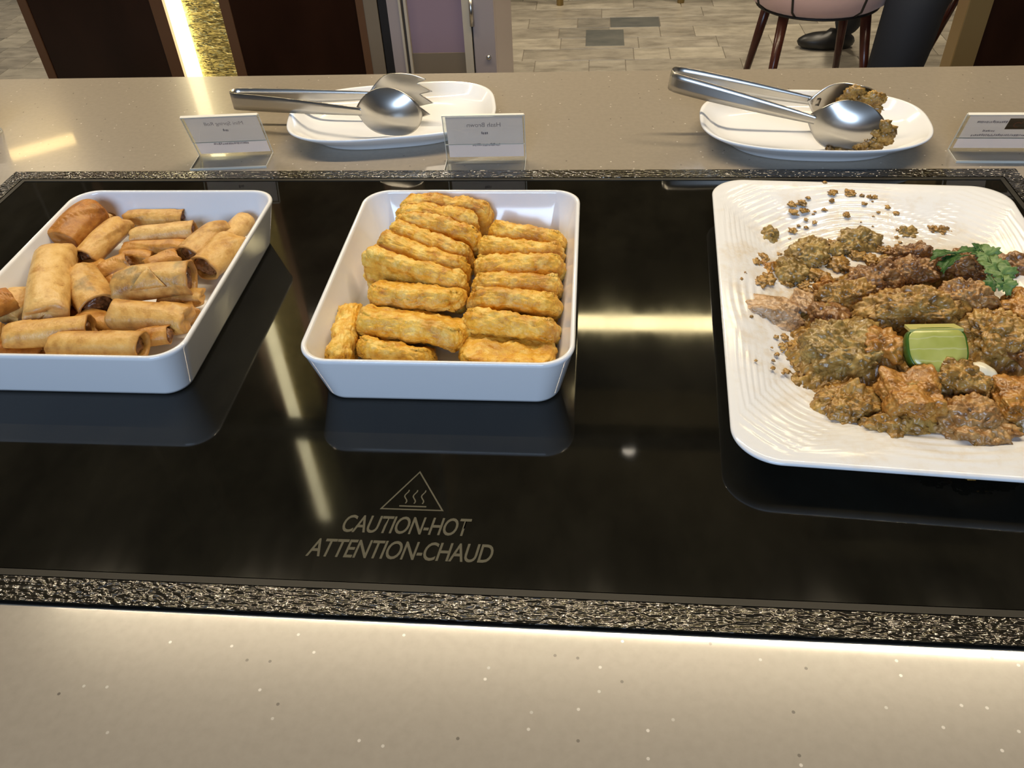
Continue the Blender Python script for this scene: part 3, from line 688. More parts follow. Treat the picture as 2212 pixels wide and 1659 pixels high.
make_sign((0.4155, 0.9120, 0), rad(-1.0), 'clear acrylic sign with a brown square logo at the right edge', 0.0950, 0.033, 0.055, rad(-22), [('a', 0.030, 0.0425, 0.032, 'x'), ('b', 0.031, 0.0290, 0.012, 'x'), ('c', 0.045, 0.0220, 0.060, 'x')], True)
make_sign((-0.885, 0.975, 0), rad(5.0), 'clear acrylic sign cut off by the left edge of the picture', 0.0925, 0.033, 0.055, rad(-20), [('d', 0.045, 0.0400, 0.05, 'x')])

# ------------------------------------------------------------------ food data (metres, on the counter top)
ROLLS = [
 ('large dark brown spring roll propped in the far left corner of the left dish', (-0.5261, 0.6712, 0.034), (-0.5088, 0.7252, 0.04), 0.0173, (0, 0), 'dark'),
 ('spring roll with dark open end lying right of the large brown roll', (-0.4867, 0.6494, 0.028), (-0.4751, 0.7137, 0.034), 0.0123, (1, 0), 'mid'),
 ('small end of a spring roll peeking out behind in the far left corner', (-0.5152, 0.7376, 0.02), (-0.5006, 0.7531, 0.022), 0.0079, (0, 0), 'mid'),
 ('spring roll lying along the far wall of the left dish', (-0.4835, 0.7364, 0.026), (-0.4213, 0.7481, 0.026), 0.0091, (0, 1), 'mid'),
 ('spring roll with a diagonal wrapper fold, second from the far wall', (-0.4609, 0.6996, 0.028), (-0.3977, 0.7086, 0.028), 0.0099, (0, 1), 'light'),
 ('brown spring roll, third from the far wall of the left dish', (-0.4624, 0.6782, 0.025), (-0.3973, 0.6816, 0.025), 0.0076, (0, 0), 'brown'),
 ('spring roll half buried in the centre under the brown third roll', (-0.4619, 0.6672, 0.021), (-0.4269, 0.6663, 0.021), 0.008, (0, 0), 'brown'),
 ('spring roll sloping left of the rightmost one, dark open end toward camera', (-0.3868, 0.66, 0.027), (-0.3673, 0.7094, 0.031), 0.0128, (1, 0), 'spot'),
 ('short pale spring roll in the far right corner of the left dish', (-0.3647, 0.676, 0.022), (-0.3512, 0.7303, 0.029), 0.0102, (0, 0), 'light'),
 ('spring roll against the right wall, wide open end full of dark filling', (-0.3618, 0.6356, 0.029), (-0.3463, 0.6836, 0.034), 0.0146, (1, 0), 'mid'),
 ('rounded brown spring roll in the middle behind the big centre roll', (-0.4217, 0.6406, 0.026), (-0.3956, 0.6599, 0.027), 0.0107, (0, 0), 'brown'),
 ('short spring roll with a thin gaping wrapper end in the middle of the dish', (-0.4635, 0.63, 0.026), (-0.4394, 0.6452, 0.027), 0.0117, (0, 1), 'brown'),
 ('big spring roll with grey-green stain and pointed flap, centre right', (-0.4263, 0.5937, 0.038), (-0.3574, 0.6053, 0.038), 0.0161, (0, 1), 'spot'),
 ('upright pale spring roll along the left side pointing at the camera', (-0.5082, 0.6445, 0.04), (-0.4699, 0.548, 0.036), 0.0172, (0, 0), 'light'),
 ('spring roll sloping down to a dark open end in the left centre', (-0.4783, 0.6199, 0.031), (-0.437, 0.5742, 0.026), 0.0162, (0, 1), 'spot'),
 ('thick spring roll near the front right with a round open left end', (-0.4116, 0.5568, 0.032), (-0.3451, 0.5553, 0.031), 0.0142, (1, 0), 'mid'),
 ('long spring roll at the front left of the dish', (-0.4942, 0.5245, 0.033), (-0.4248, 0.5397, 0.032), 0.0122, (0, 1), 'mid'),
 ('spring roll at the front wall with a curled torn right end', (-0.4444, 0.5116, 0.037), (-0.364, 0.5104, 0.035), 0.0122, (0, 1), 'mid'),
 ('spring roll wedged in the near right corner behind the front wall', (-0.3825, 0.5296, 0.028), (-0.3538, 0.5353, 0.028), 0.0085, (0, 1), 'brown'),
 ('pale spring roll leaning on the left wall under the upright roll', (-0.5183, 0.5578, 0.028), (-0.5123, 0.5898, 0.03), 0.0127, (0, 0), 'light'),
 ('brown-tipped spring roll cut by the left edge of the picture', (-0.5337, 0.5506, 0.041), (-0.5094, 0.5683, 0.042), 0.0114, (0, 0), 'dark'),
 ('spring roll at the bottom of the gap in the left centre', (-0.4768, 0.5831, 0.014), (-0.4478, 0.5726, 0.014), 0.009, (0, 0), 'dark'),
 ('spring roll hidden under the big centre roll at the right wall', (-0.3906, 0.5933, 0.021), (-0.352, 0.6018, 0.022), 0.0094, (0, 0), 'mid'),
 ('spring roll out at the front left corner beside the long roll', (-0.5524, 0.5311, 0.026), (-0.5084, 0.5342, 0.026), 0.0125, (0, 0), 'mid'),
 ('dark filler spring roll standing for the shade along the front wall at the left', (-0.523, 0.5218, 0.017), (-0.4654, 0.5239, 0.017), 0.0088, (0, 0), 'dark'),  # added filler roll, its dark tone stands for the shadow at the wall
 ('spring roll low in the gap between the far wall rolls and the right wall', (-0.415, 0.678, 0.017), (-0.3966, 0.689, 0.017), 0.0111, (0, 0), 'brown'),
 ('spring roll at the bottom below the gaping short roll', (-0.4916, 0.6534, 0.017), (-0.4355, 0.6217, 0.017), 0.0134, (0, 0), 'brown'),
 ('spring roll at the bottom behind the thick front right roll', (-0.4535, 0.5658, 0.019), (-0.3978, 0.5511, 0.019), 0.0123, (0, 0), 'brown'),
 ('spring roll at the bottom along the right wall by the front corner', (-0.3841, 0.5558, 0.018), (-0.3545, 0.5878, 0.019), 0.0106, (0, 0), 'brown'),
]

HASH = [
 ('golden hash brown at the far end of the left row, resting on the rim', (-0.1843, 0.7271, 0.058), (-0.0941, 0.7258, 0.046), 6, 0.052, 0.0169),
 ('hash brown in the left row, second from the far end', (-0.1863, 0.7026, 0.058), (-0.1053, 0.6973, 0.047), 18, 0.052, 0.0165),
 ('hash brown in the left row, third from the far end', (-0.1857, 0.6899, 0.055), (-0.1009, 0.6744, 0.044), 28, 0.052, 0.0158),
 ('hash brown in the left row, fourth from the far end', (-0.1906, 0.675, 0.055), (-0.1074, 0.6476, 0.044), 28, 0.052, 0.0154),
 ('hash brown in the left row just behind the big front one', (-0.1969, 0.6524, 0.056), (-0.108, 0.6245, 0.044), 25, 0.052, 0.0151),
 ('big hash brown with a shaded face standing at the front of the left row', (-0.2026, 0.6295, 0.057), (-0.1054, 0.5981, 0.044), 12, 0.052, 0.0147),
 ('hash brown lying flat under the big shaded one, left side', (-0.1921, 0.5793, 0.046), (-0.1071, 0.569, 0.04), 60, 0.052, 0.0176),
 ('browned hash brown sloping in the near left of the dish', (-0.1936, 0.5391, 0.044), (-0.1007, 0.5234, 0.033), 60, 0.052, 0.0199),
 ('hash brown standing lengthwise along the left wall', (-0.2078, 0.5813, 0.036), (-0.1997, 0.4969, 0.038), 5, 0.032, 0.0186),
 ('hash brown with a dark spot pressed against the front wall', (-0.1889, 0.5127, 0.036), (-0.1251, 0.5038, 0.034), 50, 0.045, 0.0154),
 ('hash brown at the far end of the right row', (-0.0984, 0.6944, 0.04), (-0.0226, 0.6803, 0.04), 36, 0.048, 0.0155),
 ('hash brown second from the far end of the right row', (-0.1052, 0.6676, 0.041), (-0.0238, 0.6549, 0.04), 36, 0.048, 0.0153),
 ('orange-brown hash brown third in the right row', (-0.1047, 0.6349, 0.042), (-0.0223, 0.6303, 0.041), 38, 0.048, 0.0192),
 ('hash brown with a greenish right end, fourth in the right row', (-0.1032, 0.6048, 0.041), (-0.0225, 0.5986, 0.04), 38, 0.048, 0.0164),
 ('hash brown fifth in the right row', (-0.1037, 0.5765, 0.04), (-0.0227, 0.5706, 0.04), 40, 0.048, 0.0173),
 ('hash brown at the near end of the right row', (-0.1055, 0.5494, 0.037), (-0.0235, 0.5413, 0.037), 42, 0.048, 0.0192),
 ('pale yellow hash brown lying flat in the near right corner', (-0.102, 0.5044, 0.025), (-0.0251, 0.5065, 0.025), 80, 0.052, 0.0139),
]

CHICKEN = [
 ('pale pinkish chicken piece lying alone at the left of the square plate', (0.1583, 0.594, 0.021), 0.0292, 0.0168, 'pale', -12, 0),
 ('small curled chicken scrap right beside the lone pale piece', (0.1887, 0.6119, 0.02), 0.0082, 0.0136, 'pale', 10, 0),
 ('olive sauce-covered chicken lump near the far left of the plate', (0.2097, 0.6935, 0.02), 0.0169, 0.0149, 'olive', 10, 0),
 ('chicken lump with dark crevice left of the olive lump', (0.1876, 0.6629, 0.019), 0.0144, 0.0125, 'olive', 0, 0),
 ('orange-brown morsel touching the dark creviced lump', (0.1689, 0.6688, 0.015), 0.0092, 0.0081, 'orange', -15, 0),
 ('small dark chicken crumb apart at the far left corner', (0.1777, 0.7283, 0.016), 0.0086, 0.0092, 'olive', 0, 0),
 ('crumbly chicken clump at the far middle of the plate', (0.2613, 0.7185, 0.019), 0.017, 0.012, 'olive', 0, 0),
 ('loose flat clump of mince left of the crumbly far clump', (0.2434, 0.707, 0.014), 0.0122, 0.0078, 'olive', 0, 0),
 ('little chicken crumb beyond the pile near the far rim', (0.3104, 0.7345, 0.014), 0.0103, 0.0064, 'olive', 0, 0),
 ('dark brown chicken piece at the far left of the main pile', (0.2533, 0.636, 0.03), 0.0218, 0.0151, 'brown', 10, 0),
 ('chicken piece at the far edge of the pile before the coriander', (0.3001, 0.6863, 0.024), 0.0183, 0.0102, 'brown', 0, 0),
 ('reddish brown chicken piece beside the dark far piece', (0.2879, 0.6474, 0.03), 0.0204, 0.0117, 'brown', 0, 0),
 ('glossy brown chicken piece under the coriander leaves', (0.3335, 0.6513, 0.034), 0.0248, 0.0143, 'brown', 0, 0),
 ('chicken piece at the right picture edge beside the coriander', (0.3788, 0.6612, 0.03), 0.0154, 0.0103, 'brown', 0, 0),
 ('small orange-edged chicken scrap at the left edge of the pile', (0.2162, 0.6394, 0.018), 0.0094, 0.0072, 'orange', 0, 0),
 ('sauce-coated chicken piece on the left shoulder of the pile', (0.2269, 0.6129, 0.028), 0.0238, 0.0114, 'tan', 5, 0),
 ('dark brown knob of chicken at the left side of the pile', (0.204, 0.5866, 0.026), 0.0124, 0.0151, 'brown', 30, 0),
 ('big olive chicken piece at the left front of the pile', (0.2082, 0.5339, 0.034), 0.0326, 0.0275, 'olive', -10, 0),
 ('orange-brown chicken knob left of the lime wedge', (0.2307, 0.5243, 0.042), 0.0141, 0.0158, 'orange', -20, 0),
 ('large sauce-covered chicken piece at the top of the pile', (0.27, 0.5768, 0.042), 0.0383, 0.0196, 'tan', 0, 0),
 ('glossy pinkish chicken piece at the upper right of the pile', (0.3137, 0.5913, 0.044), 0.0203, 0.0148, 'pink', 0, 0),
 ('chicken piece right of the lime wedge', (0.325, 0.5517, 0.038), 0.0224, 0.0215, 'tan', 20, 0),
 ('cube-shaped orange-brown chicken piece at the front of the pile', (0.2374, 0.4698, 0.04), 0.022, 0.0212, 'orange', 4, 1),
 ('small oval chicken piece with the white onion behind it', (0.2792, 0.4907, 0.04), 0.0189, 0.0095, 'tan', -12, 0),
 ('lumpy chicken piece at the lower left of the pile', (0.1966, 0.4734, 0.026), 0.0212, 0.0165, 'tan', 0, 0),
 ('flat chicken piece below the cube-shaped one', (0.225, 0.4504, 0.023), 0.0218, 0.0117, 'tan', -5, 0),
 ('wide flaky chicken piece at the front right of the pile', (0.2763, 0.4529, 0.03), 0.0303, 0.0207, 'pink', -15, 0),
 ('pointed sauce flake at the lowest right of the pile', (0.2836, 0.4387, 0.017), 0.012, 0.0064, 'orange', 10, 0),
 ('orange-brown chicken block at the right picture edge', (0.3152, 0.4726, 0.034), 0.0183, 0.0183, 'orange', 0, 1),
 ('chicken piece at the right picture edge behind the lime', (0.3553, 0.5839, 0.04), 0.016, 0.0169, 'orange', 0, 0),
 ('dark gravy-filled chicken piece low at the right picture edge', (0.3472, 0.5326, 0.03), 0.018, 0.0144, 'brown', 0, 0),
]

CRUMBS = [(0.1643, 0.6834, 0.0047), (0.1554, 0.6715, 0.0042), (0.1815, 0.6508, 0.0053), (0.1626, 0.6474, 0.006), (0.213, 0.6609, 0.0077), (0.1552, 0.6379, 0.0052), (0.1996, 0.6355, 0.0056), (0.2105, 0.6657, 0.0043), (0.2354, 0.719, 0.0045), (0.2347, 0.6809, 0.008), (0.1919, 0.6606, 0.0065), (0.2053, 0.7717, 0.003), (0.2056, 0.7619, 0.0034), (0.2154, 0.7737, 0.0039), (0.2156, 0.7639, 0.003), (0.205, 0.7757, 0.0022), (0.2478, 0.7899, 0.0035), (0.2512, 0.7919, 0.0022), (0.264, 0.792, 0.0031), (0.266, 0.7879, 0.0035), (0.2763, 0.7859, 0.0022), (0.2836, 0.7839, 0.0027), (0.2883, 0.7831, 0.0027), (0.2765, 0.7739, 0.0022), (0.2567, 0.7582, 0.003), (0.2982, 0.7689, 0.0026), (0.3046, 0.7604, 0.0026), (0.288, 0.7622, 0.0017), (0.244, 0.8106, 0.0018), (0.3354, 0.7398, 0.0039), (0.3431, 0.7381, 0.0048), (0.3484, 0.7374, 0.0035), (0.2014, 0.7371, 0.0033), (0.2243, 0.7485, 0.0021), (0.2164, 0.7523, 0.0019), (0.1576, 0.7147, 0.0018), (0.1653, 0.5621, 0.0024), (0.1539, 0.5348, 0.0017), (0.1584, 0.5154, 0.0023), (0.1602, 0.5502, 0.002), (0.1337, 0.5183, 0.001), (0.1691, 0.5377, 0.0024), (0.2977, 0.7055, 0.0029), (0.2887, 0.7054, 0.0041), (0.2806, 0.7088, 0.0046), (0.2546, 0.6981, 0.0061), (0.2656, 0.6914, 0.0061), (0.2279, 0.691, 0.0036), (0.2182, 0.6874, 0.0052), (0.1967, 0.6479, 0.0042), (0.1821, 0.6991, 0.0024), (0.1764, 0.6973, 0.0016), (0.1424, 0.6471, 0.0015), (0.1374, 0.6345, 0.0015), (0.1387, 0.579, 0.0014), (0.1742, 0.5231, 0.0056), (0.1826, 0.5356, 0.0061), (0.1784, 0.5208, 0.0046), (0.1742, 0.7269, 0.0012), (0.1604, 0.7094, 0.0021), (0.251, 0.6786, 0.0009), (0.2191, 0.6994, 0.0014), (0.2151, 0.7416, 0.0018), (0.2238, 0.7118, 0.0016), (0.2193, 0.6532, 0.0012), (0.2248, 0.7597, 0.0011), (0.17, 0.7251, 0.0013), (0.2305, 0.6557, 0.002), (0.297, 0.7161, 0.0022), (0.2691, 0.7495, 0.001), (0.209, 0.7588, 0.0014), (0.2295, 0.6544, 0.0014), (0.2189, 0.6614, 0.0014), (0.2821, 0.757, 0.0013), (0.2131, 0.6515, 0.001), (0.2371, 0.6504, 0.0009), (0.1855, 0.6991, 0.0018), (0.2461, 0.7796, 0.0019), (0.1807, 0.6572, 0.0012), (0.1967, 0.726, 0.0015), (0.2637, 0.6898, 0.0022), (0.2265, 0.6397, 0.0016), (0.2356, 0.7652, 0.0018), (0.2493, 0.6959, 0.0011), (0.2419, 0.6837, 0.001), (0.2031, 0.7166, 0.0022), (0.2196, 0.764, 0.0019), (0.2113, 0.6296, 0.0019), (0.2364, 0.7657, 0.0021), (0.245, 0.7777, 0.0023), (0.2082, 0.7438, 0.0016), (0.2364, 0.6713, 0.0018), (0.2678, 0.7924, 0.0022), (0.2116, 0.7114, 0.0015), (0.3019, 0.7391, 0.0016), (0.1961, 0.6936, 0.001), (0.2879, 0.6713, 0.0017), (0.2536, 0.6644, 0.0009), (0.2348, 0.6397, 0.0016), (0.1915, 0.6985, 0.0017), (0.2847, 0.7206, 0.0009), (0.2512, 0.6965, 0.0022), (0.1669, 0.724, 0.0011), (0.2153, 0.6391, 0.0019), (0.2185, 0.687, 0.002), (0.2034, 0.6387, 0.001), (0.2226, 0.7825, 0.002), (0.1822, 0.6513, 0.0009), (0.2042, 0.6566, 0.0019), (0.2585, 0.6442, 0.0019), (0.2802, 0.7145, 0.0011), (0.2219, 0.6335, 0.002), (0.2265, 0.7631, 0.0013), (0.2852, 0.7776, 0.001), (0.2321, 0.6349, 0.0019), (0.209, 0.6652, 0.0014), (0.2106, 0.711, 0.002), (0.1685, 0.7204, 0.0011), (0.3011, 0.7216, 0.0014), (0.2988, 0.7284, 0.0021), (0.2486, 0.6994, 0.0019), (0.2038, 0.6504, 0.001), (0.2881, 0.7138, 0.002), (0.2734, 0.6799, 0.0009), (0.2797, 0.7439, 0.001), (0.2752, 0.6776, 0.0009), (0.2422, 0.6566, 0.0015), (0.1852, 0.7385, 0.0014), (0.1788, 0.5654, 0.0011), (0.1863, 0.5659, 0.001), (0.1593, 0.5414, 0.0007), (0.1508, 0.5425, 0.0009), (0.1731, 0.52, 0.0014), (0.1788, 0.5483, 0.0007), (0.1686, 0.5494, 0.0015), (0.1577, 0.5596, 0.0018), (0.161, 0.5464, 0.0019), (0.1646, 0.5659, 0.0017), (0.1709, 0.5325, 0.0007), (0.1723, 0.5767, 0.001), (0.1837, 0.5727, 0.0011), (0.1831, 0.5086, 0.0013), (0.1774, 0.5312, 0.0013), (0.1885, 0.5645, 0.0019), (0.147, 0.5144, 0.0015), (0.1653, 0.5282, 0.0013), (0.1861, 0.5688, 0.0014), (0.1791, 0.5113, 0.0009), (0.155, 0.5122, 0.0011), (0.1492, 0.5248, 0.0012), (0.1794, 0.5421, 0.0014), (0.1687, 0.5553, 0.0019), (0.1728, 0.5204, 0.0018)]

LIME = (0.2638, 0.5103, 0.048)

ONION = (0.2959, 0.4975, 0.035)

CORI_A = (0.3132, 0.6353, 0.05)

CORI_B = (0.3399, 0.6087, 0.048)

CORI_S = (0.341, 0.6578, 0.046)

CORI_LEAVES = [
 (0.3049, 0.6399, 0.05, 0.01, 3.3, 0.2, 0.3, 0),
 (0.3114, 0.6306, 0.051, 0.0111, 3.6, 0.3, 0.5, 0),
 (0.3063, 0.6276, 0.049, 0.0095, 3.9, 0.4, 0.6, 0),
 (0.3258, 0.6432, 0.051, 0.0087, 2.9, 0.2, 0.2, 0),
 (0.3388, 0.6497, 0.05, 0.0079, 1.6, -0.2, 0.2, 0),
 (0.3399, 0.6371, 0.051, 0.0117, -1.0, 0.2, 0.4, 1),
 (0.3409, 0.6204, 0.05, 0.0119, -1.1, 0.3, 0.3, 1),
 (0.3448, 0.6102, 0.049, 0.0118, -0.9, 0.35, 0.4, 1),
 (0.343, 0.5987, 0.047, 0.0094, -1.3, 0.4, 0.2, 1),
 (0.3347, 0.6015, 0.047, 0.0085, -1.9, 0.4, 0.2, 0),
]
CORI_STEM = [(0.3045, 0.6431, 0.049), (0.3184, 0.6416, 0.05), (0.3377, 0.6513, 0.05), (0.3394, 0.6418, 0.05), (0.3434, 0.6045, 0.047)]


# ------------------------------------------------------------------ spring rolls
def make_roll(label, A, B, R, opens, tone, idx):
    def inside(p): return Vector((max(-0.4275-0.0975+R*0.3, min(-0.4275+0.0975-R*0.3, p[0])), max(0.6155-0.1265+R*0.3, min(0.6155+0.1265-R*0.3, p[1])), max(R*0.85+0.005, p[2])+GZ))
    A = inside(A); B = inside(B); mid = (A+B)/2; d = B-A; Ln = d.length
    rng = random.Random(100+idx); sd = Vector((rng.random()*50, rng.random()*50, rng.random()*50))
    n, m = 44, 40; V = []; F = []
    flat = 0.84; th0 = rng.uniform(0.2, 2.6); slant = rng.choice((-1, 1))*rng.uniform(1.2, 3.2)
    def ring(u, rs=1.0, dx=0.0):
        x = (u-0.5)*Ln; pts = []
        for k in range(m):
            a = 2*pi*k/m; w = ((a-th0-slant*(u-0.5)) % (2*pi))/(2*pi)
            r = R*rs*(0.955+0.095*w)                                   # wrapper spiral: one small ledge along the roll
            p = Vector((x*14, cos(a)*1.1, sin(a)*1.1)); r *= 1+0.085*noise.noise(p*0.8+sd)+0.055*noise.noise(p*2.3+sd)+0.02*noise.noise(p*6+sd)
            r *= 1+0.05*sin(pi*u)
            e0 = 0 if opens[0] else max(0, 1-u/0.22)**2; e1 = 0 if opens[1] else max(0, 1-(1-u)/0.22)**2; e = (e0+e1)*(0.25 if tone == 'dark' or idx == 8 else 0.85)
            pts.append((x+dx+0.0022*noise.noise(Vector((cos(a)*1.2, sin(a)*1.2, idx+u*2)))*(1+e), r*cos(a)*(1+0.10*e), r*sin(a)*flat*(1-0.34*e)+R*0.10*sin(2.6*u+idx)))
        return pts
    rings = []
    if opens[0]:
        for q, rs in ((0.16, 0.80), (0.05, 0.84), (0.004, 0.93)): rings.append(ring(q, rs))
    else:
        for q, rs in ((0.055, 0.15), (0.018, 0.46), (0.004, 0.72), (0.0, 0.86), (0.006, 0.95)): rings.append(ring(q, rs))
    for i in range(n+1):
        u = 0.012+0.976*i/n; fl_ = 1+(0.07*max(0, 1-u/0.12)**2 if opens[0] else 0)+(0.07*max(0, 1-(1-u)/0.12)**2 if opens[1] else 0)
        rings.append(ring(u, fl_))
    if opens[1]:
        for q, rs in ((0.996, 0.93), (0.95, 0.84), (0.84, 0.80)): rings.append(ring(q, rs))
    else:
        for q, rs in ((0.994, 0.95), (1.0, 0.86), (0.996, 0.72), (0.982, 0.46), (0.945, 0.15)): rings.append(ring(q, rs))
    for r_ in rings: V += r_
    for i in range(len(rings)-1):
        for k in range(m): F.append((i*m+k, i*m+(k+1) % m, (i+1)*m+(k+1) % m, (i+1)*m+k))
    F.append(tuple(range(m))[::-1]); F.append(tuple(range((len(rings)-1)*m, len(rings)*m)))
    xa = d.normalized(); ya = Vector((0, 0, 1)).cross(xa).normalized(); za = xa.cross(ya)
    t = tag(bpy.data.objects.new('spring_roll', None), label, 'spring roll', 'fried spring rolls in the left dish'); C.objects.link(t)
    t.matrix_world = Matrix.Translation(mid) @ Matrix((xa, ya, za)).transposed().to_4x4()
    me = pyd(V, F); link('wrapper', me, M['roll_'+tone], t, smooth=True)
    for e, on in enumerate(opens):
        if not on: continue
        bm = bmesh.new(); bmesh.ops.create_icosphere(bm, subdivisions=4, radius=1.0)
        x0 = (-0.5+0.115 if e == 0 else 0.5-0.115)*Ln
        for v in bm.verts:
            k = 1+0.25*fbm(v.co*2.5+sd, 3); v.co = Vector((x0+v.co.x*0.006*k, v.co.y*R*0.80*k, v.co.z*R*0.80*flat*k+R*0.10*sin(2.6*(0.1 if e == 0 else 0.9)+idx)))
        link('filling', mesh_of(bm), M['filling'], t, smooth=True)
    # loose triangular corner of the wrapper, slightly lifted
    if idx == 12:
        u0 = rng.uniform(0.45, 0.8); V2 = []; F2 = []; nn = 9
        for i in range(nn):
            for j in range(nn):
                f, g = i/(nn-1), j/(nn-1); wdt = (1-f)*0.85
                a = th0+1.0-f*1.25+rng.uniform(-.01, .01); u = u0+(g-0.5)*wdt*0.55
                rr_ = R*(1.055+0.03*f+0.02*noise.noise(Vector((f*3, g*3, idx))))*(1+0.085*noise.noise(Vector(((u-.5)*Ln*14, cos(a)*1.1, sin(a)*1.1))*0.8+sd))*(1+0.05*sin(pi*u))
                V2.append(((u-0.5)*Ln, rr_*cos(a), rr_*sin(a)*flat+R*0.10*sin(2.6*u+idx)))
        for i in range(nn-1):
            for j in range(nn-1): q = i*nn+j; F2.append((q, q+1, q+nn+1, q+nn))
        o = link('wrapper_flap', pyd(V2, F2), M['roll_'+tone], t, smooth=True)
        md = o.modifiers.new('thick', 'SOLIDIFY'); md.thickness = 0.0006; md.offset = 0
for i, (lab, A, B, R, op, tone) in enumerate(ROLLS): make_roll(lab, A, B, R*1.06, op, tone, i)

# ------------------------------------------------------------------ hash browns
def make_hash(label, A, B, lean, h, th, idx):
    A = Vector(A)+Vector((0, 0, GZ)); B = Vector(B)+Vector((0, 0, GZ)); xa = (B-A).normalized(); Ln = (B-A).length*0.985
    f = rad(lean); w = Vector((0, sin(f), -cos(f)))                  # from the edge we see into the patty
    if idx == 8: w = Vector((0.05, 0, -1))
    w = (w-xa*w.dot(xa)).normalized(); na = xa.cross(w).normalized()
    mid = (A+B)/2+w*(h/2-0.003)
    if lean > 70: mid += Vector((0, 0, -th*0.15))
    sd = Vector((idx*7.3, idx*3.1, idx*1.7)); n = 38; bm = bmesh.new()
    bmesh.ops.create_cube(bm, size=2.0); bmesh.ops.subdivide_edges(bm, edges=bm.edges[:], cuts=n, use_grid_fill=True)
    for v in bm.verts:
        p = v.co.copy()
        q = Vector((p.x*Ln/2, p.y*h/2, p.z*th/2)); r = min(th*0.46, 0.0085)
        core = Vector((max(-Ln/2+r, min(Ln/2-r, q.x)), max(-h/2+r, min(h/2-r, q.y)), max(-th/2+r, min(th/2-r, q.z))))
        # rounded outline in the patty plane
        rc = 0.018; cx_ = max(-Ln/2+rc, min(Ln/2-rc, q.x)); cy_ = max(-h/2+rc, min(h/2-rc, q.y)); e = Vector((q.x-cx_, q.y-cy_, 0))
        if e.length > rc:
            s = rc/e.length; q = Vector((cx_+e.x*s, cy_+e.y*s, q.z))
            core = Vector((cx_+e.x*s*(1-r/rc), cy_+e.y*s*(1-r/rc), core.z))
        d = q-core
        if d.length > r: q = core+d*(r/d.length)
        nr = (q-core).normalized() if (q-core).length > 1e-6 else Vector((0, 0, 1 if p.z > 0 else -1))
        k = 0.0026*noise.noise(q*70+sd)+0.0028*abs(noise.noise(q*165+sd))+0.0013*abs(noise.noise(q*340+sd))+0.0006*noise.noise(q*700+sd)
        q = q+nr*k; q.z += 0.0022*sin(q.x*38+idx)+0.0010*sin(q.y*60+idx*2)
        v.co = q
    bm.normal_update()
    o = link('hash_brown', mesh_of(bm), M['hash'], None, smooth=True); tag(o, label, 'hash brown', 'hash browns in the middle dish')
    o.matrix_world = Matrix.Translation(mid) @ Matrix((xa, w, na)).transposed().to_4x4()
    return o
for i, (lab, A, B, lean, h, th) in enumerate(HASH):
    ho = make_hash(lab, A, B, lean, h, th, i)

# ------------------------------------------------------------------ chicken curry
PZ = GZ+0.0075
def make_chunk(label, c, rx, ry, col, rot, boxy, idx):
    bm = bmesh.new(); big = rx > 0.018
    bmesh.ops.create_icosphere(bm, subdivisions=6 if big else 5, radius=1.0); sd = Vector((idx*3.7, idx*5.1, idx*2.3))
    hz = max(0.006, min(0.020, 0.62*min(rx, ry*1.4))); a = rad(rot)
    zc = c[2]-hz*0.55
    for v in bm.verts:
        p = v.co.copy()
        if boxy:
            mx = max(abs(p.x), abs(p.y), abs(p.z)); p = p.lerp(p/mx*0.88, 0.62)
        k = 1+0.26*noise.noise(p*1.3+sd)+0.15*noise.noise(p*3.1+sd)*(0.5 if boxy else 1)+0.075*abs(noise.noise(p*7+sd))
        p = p*k; x, y, z = p.x*rx, p.y*ry*1.12, p.z*hz
        g = Vector((x, y, z)); kk = (0.4 if col == 'pale' else 0.5 if boxy else 1.0)*(0.0040*noise.noise(g*85+sd)+0.0040*abs(noise.noise(g*170+sd))+0.0020*noise.noise(g*380+sd)); nr = v.co.normalized(); x += nr.x*kk; y += nr.y*kk; z += nr.z*kk
        v.co = Vector((x*cos(a)-y*sin(a), x*sin(a)+y*cos(a), z))
    lowest = min(v.co.z for v in bm.verts); base = PZ+0.0003-zc
    for v in bm.verts:
        if v.co.z < base: v.co.z = base+0.0*(v.co.z-base)
    o = link('chicken_piece', mesh_of(bm), M['c_'+col], None, loc=(c[0], c[1]+(c[2]-zc)*0.35, zc), smooth=True)
    return tag(o, label, 'chicken', 'chicken curry pieces on the square plate')
for i, (lab, c, rx, ry, col, rot, bx) in enumerate(CHICKEN): make_chunk(lab, c, rx, ry, col, rot, bx, i)
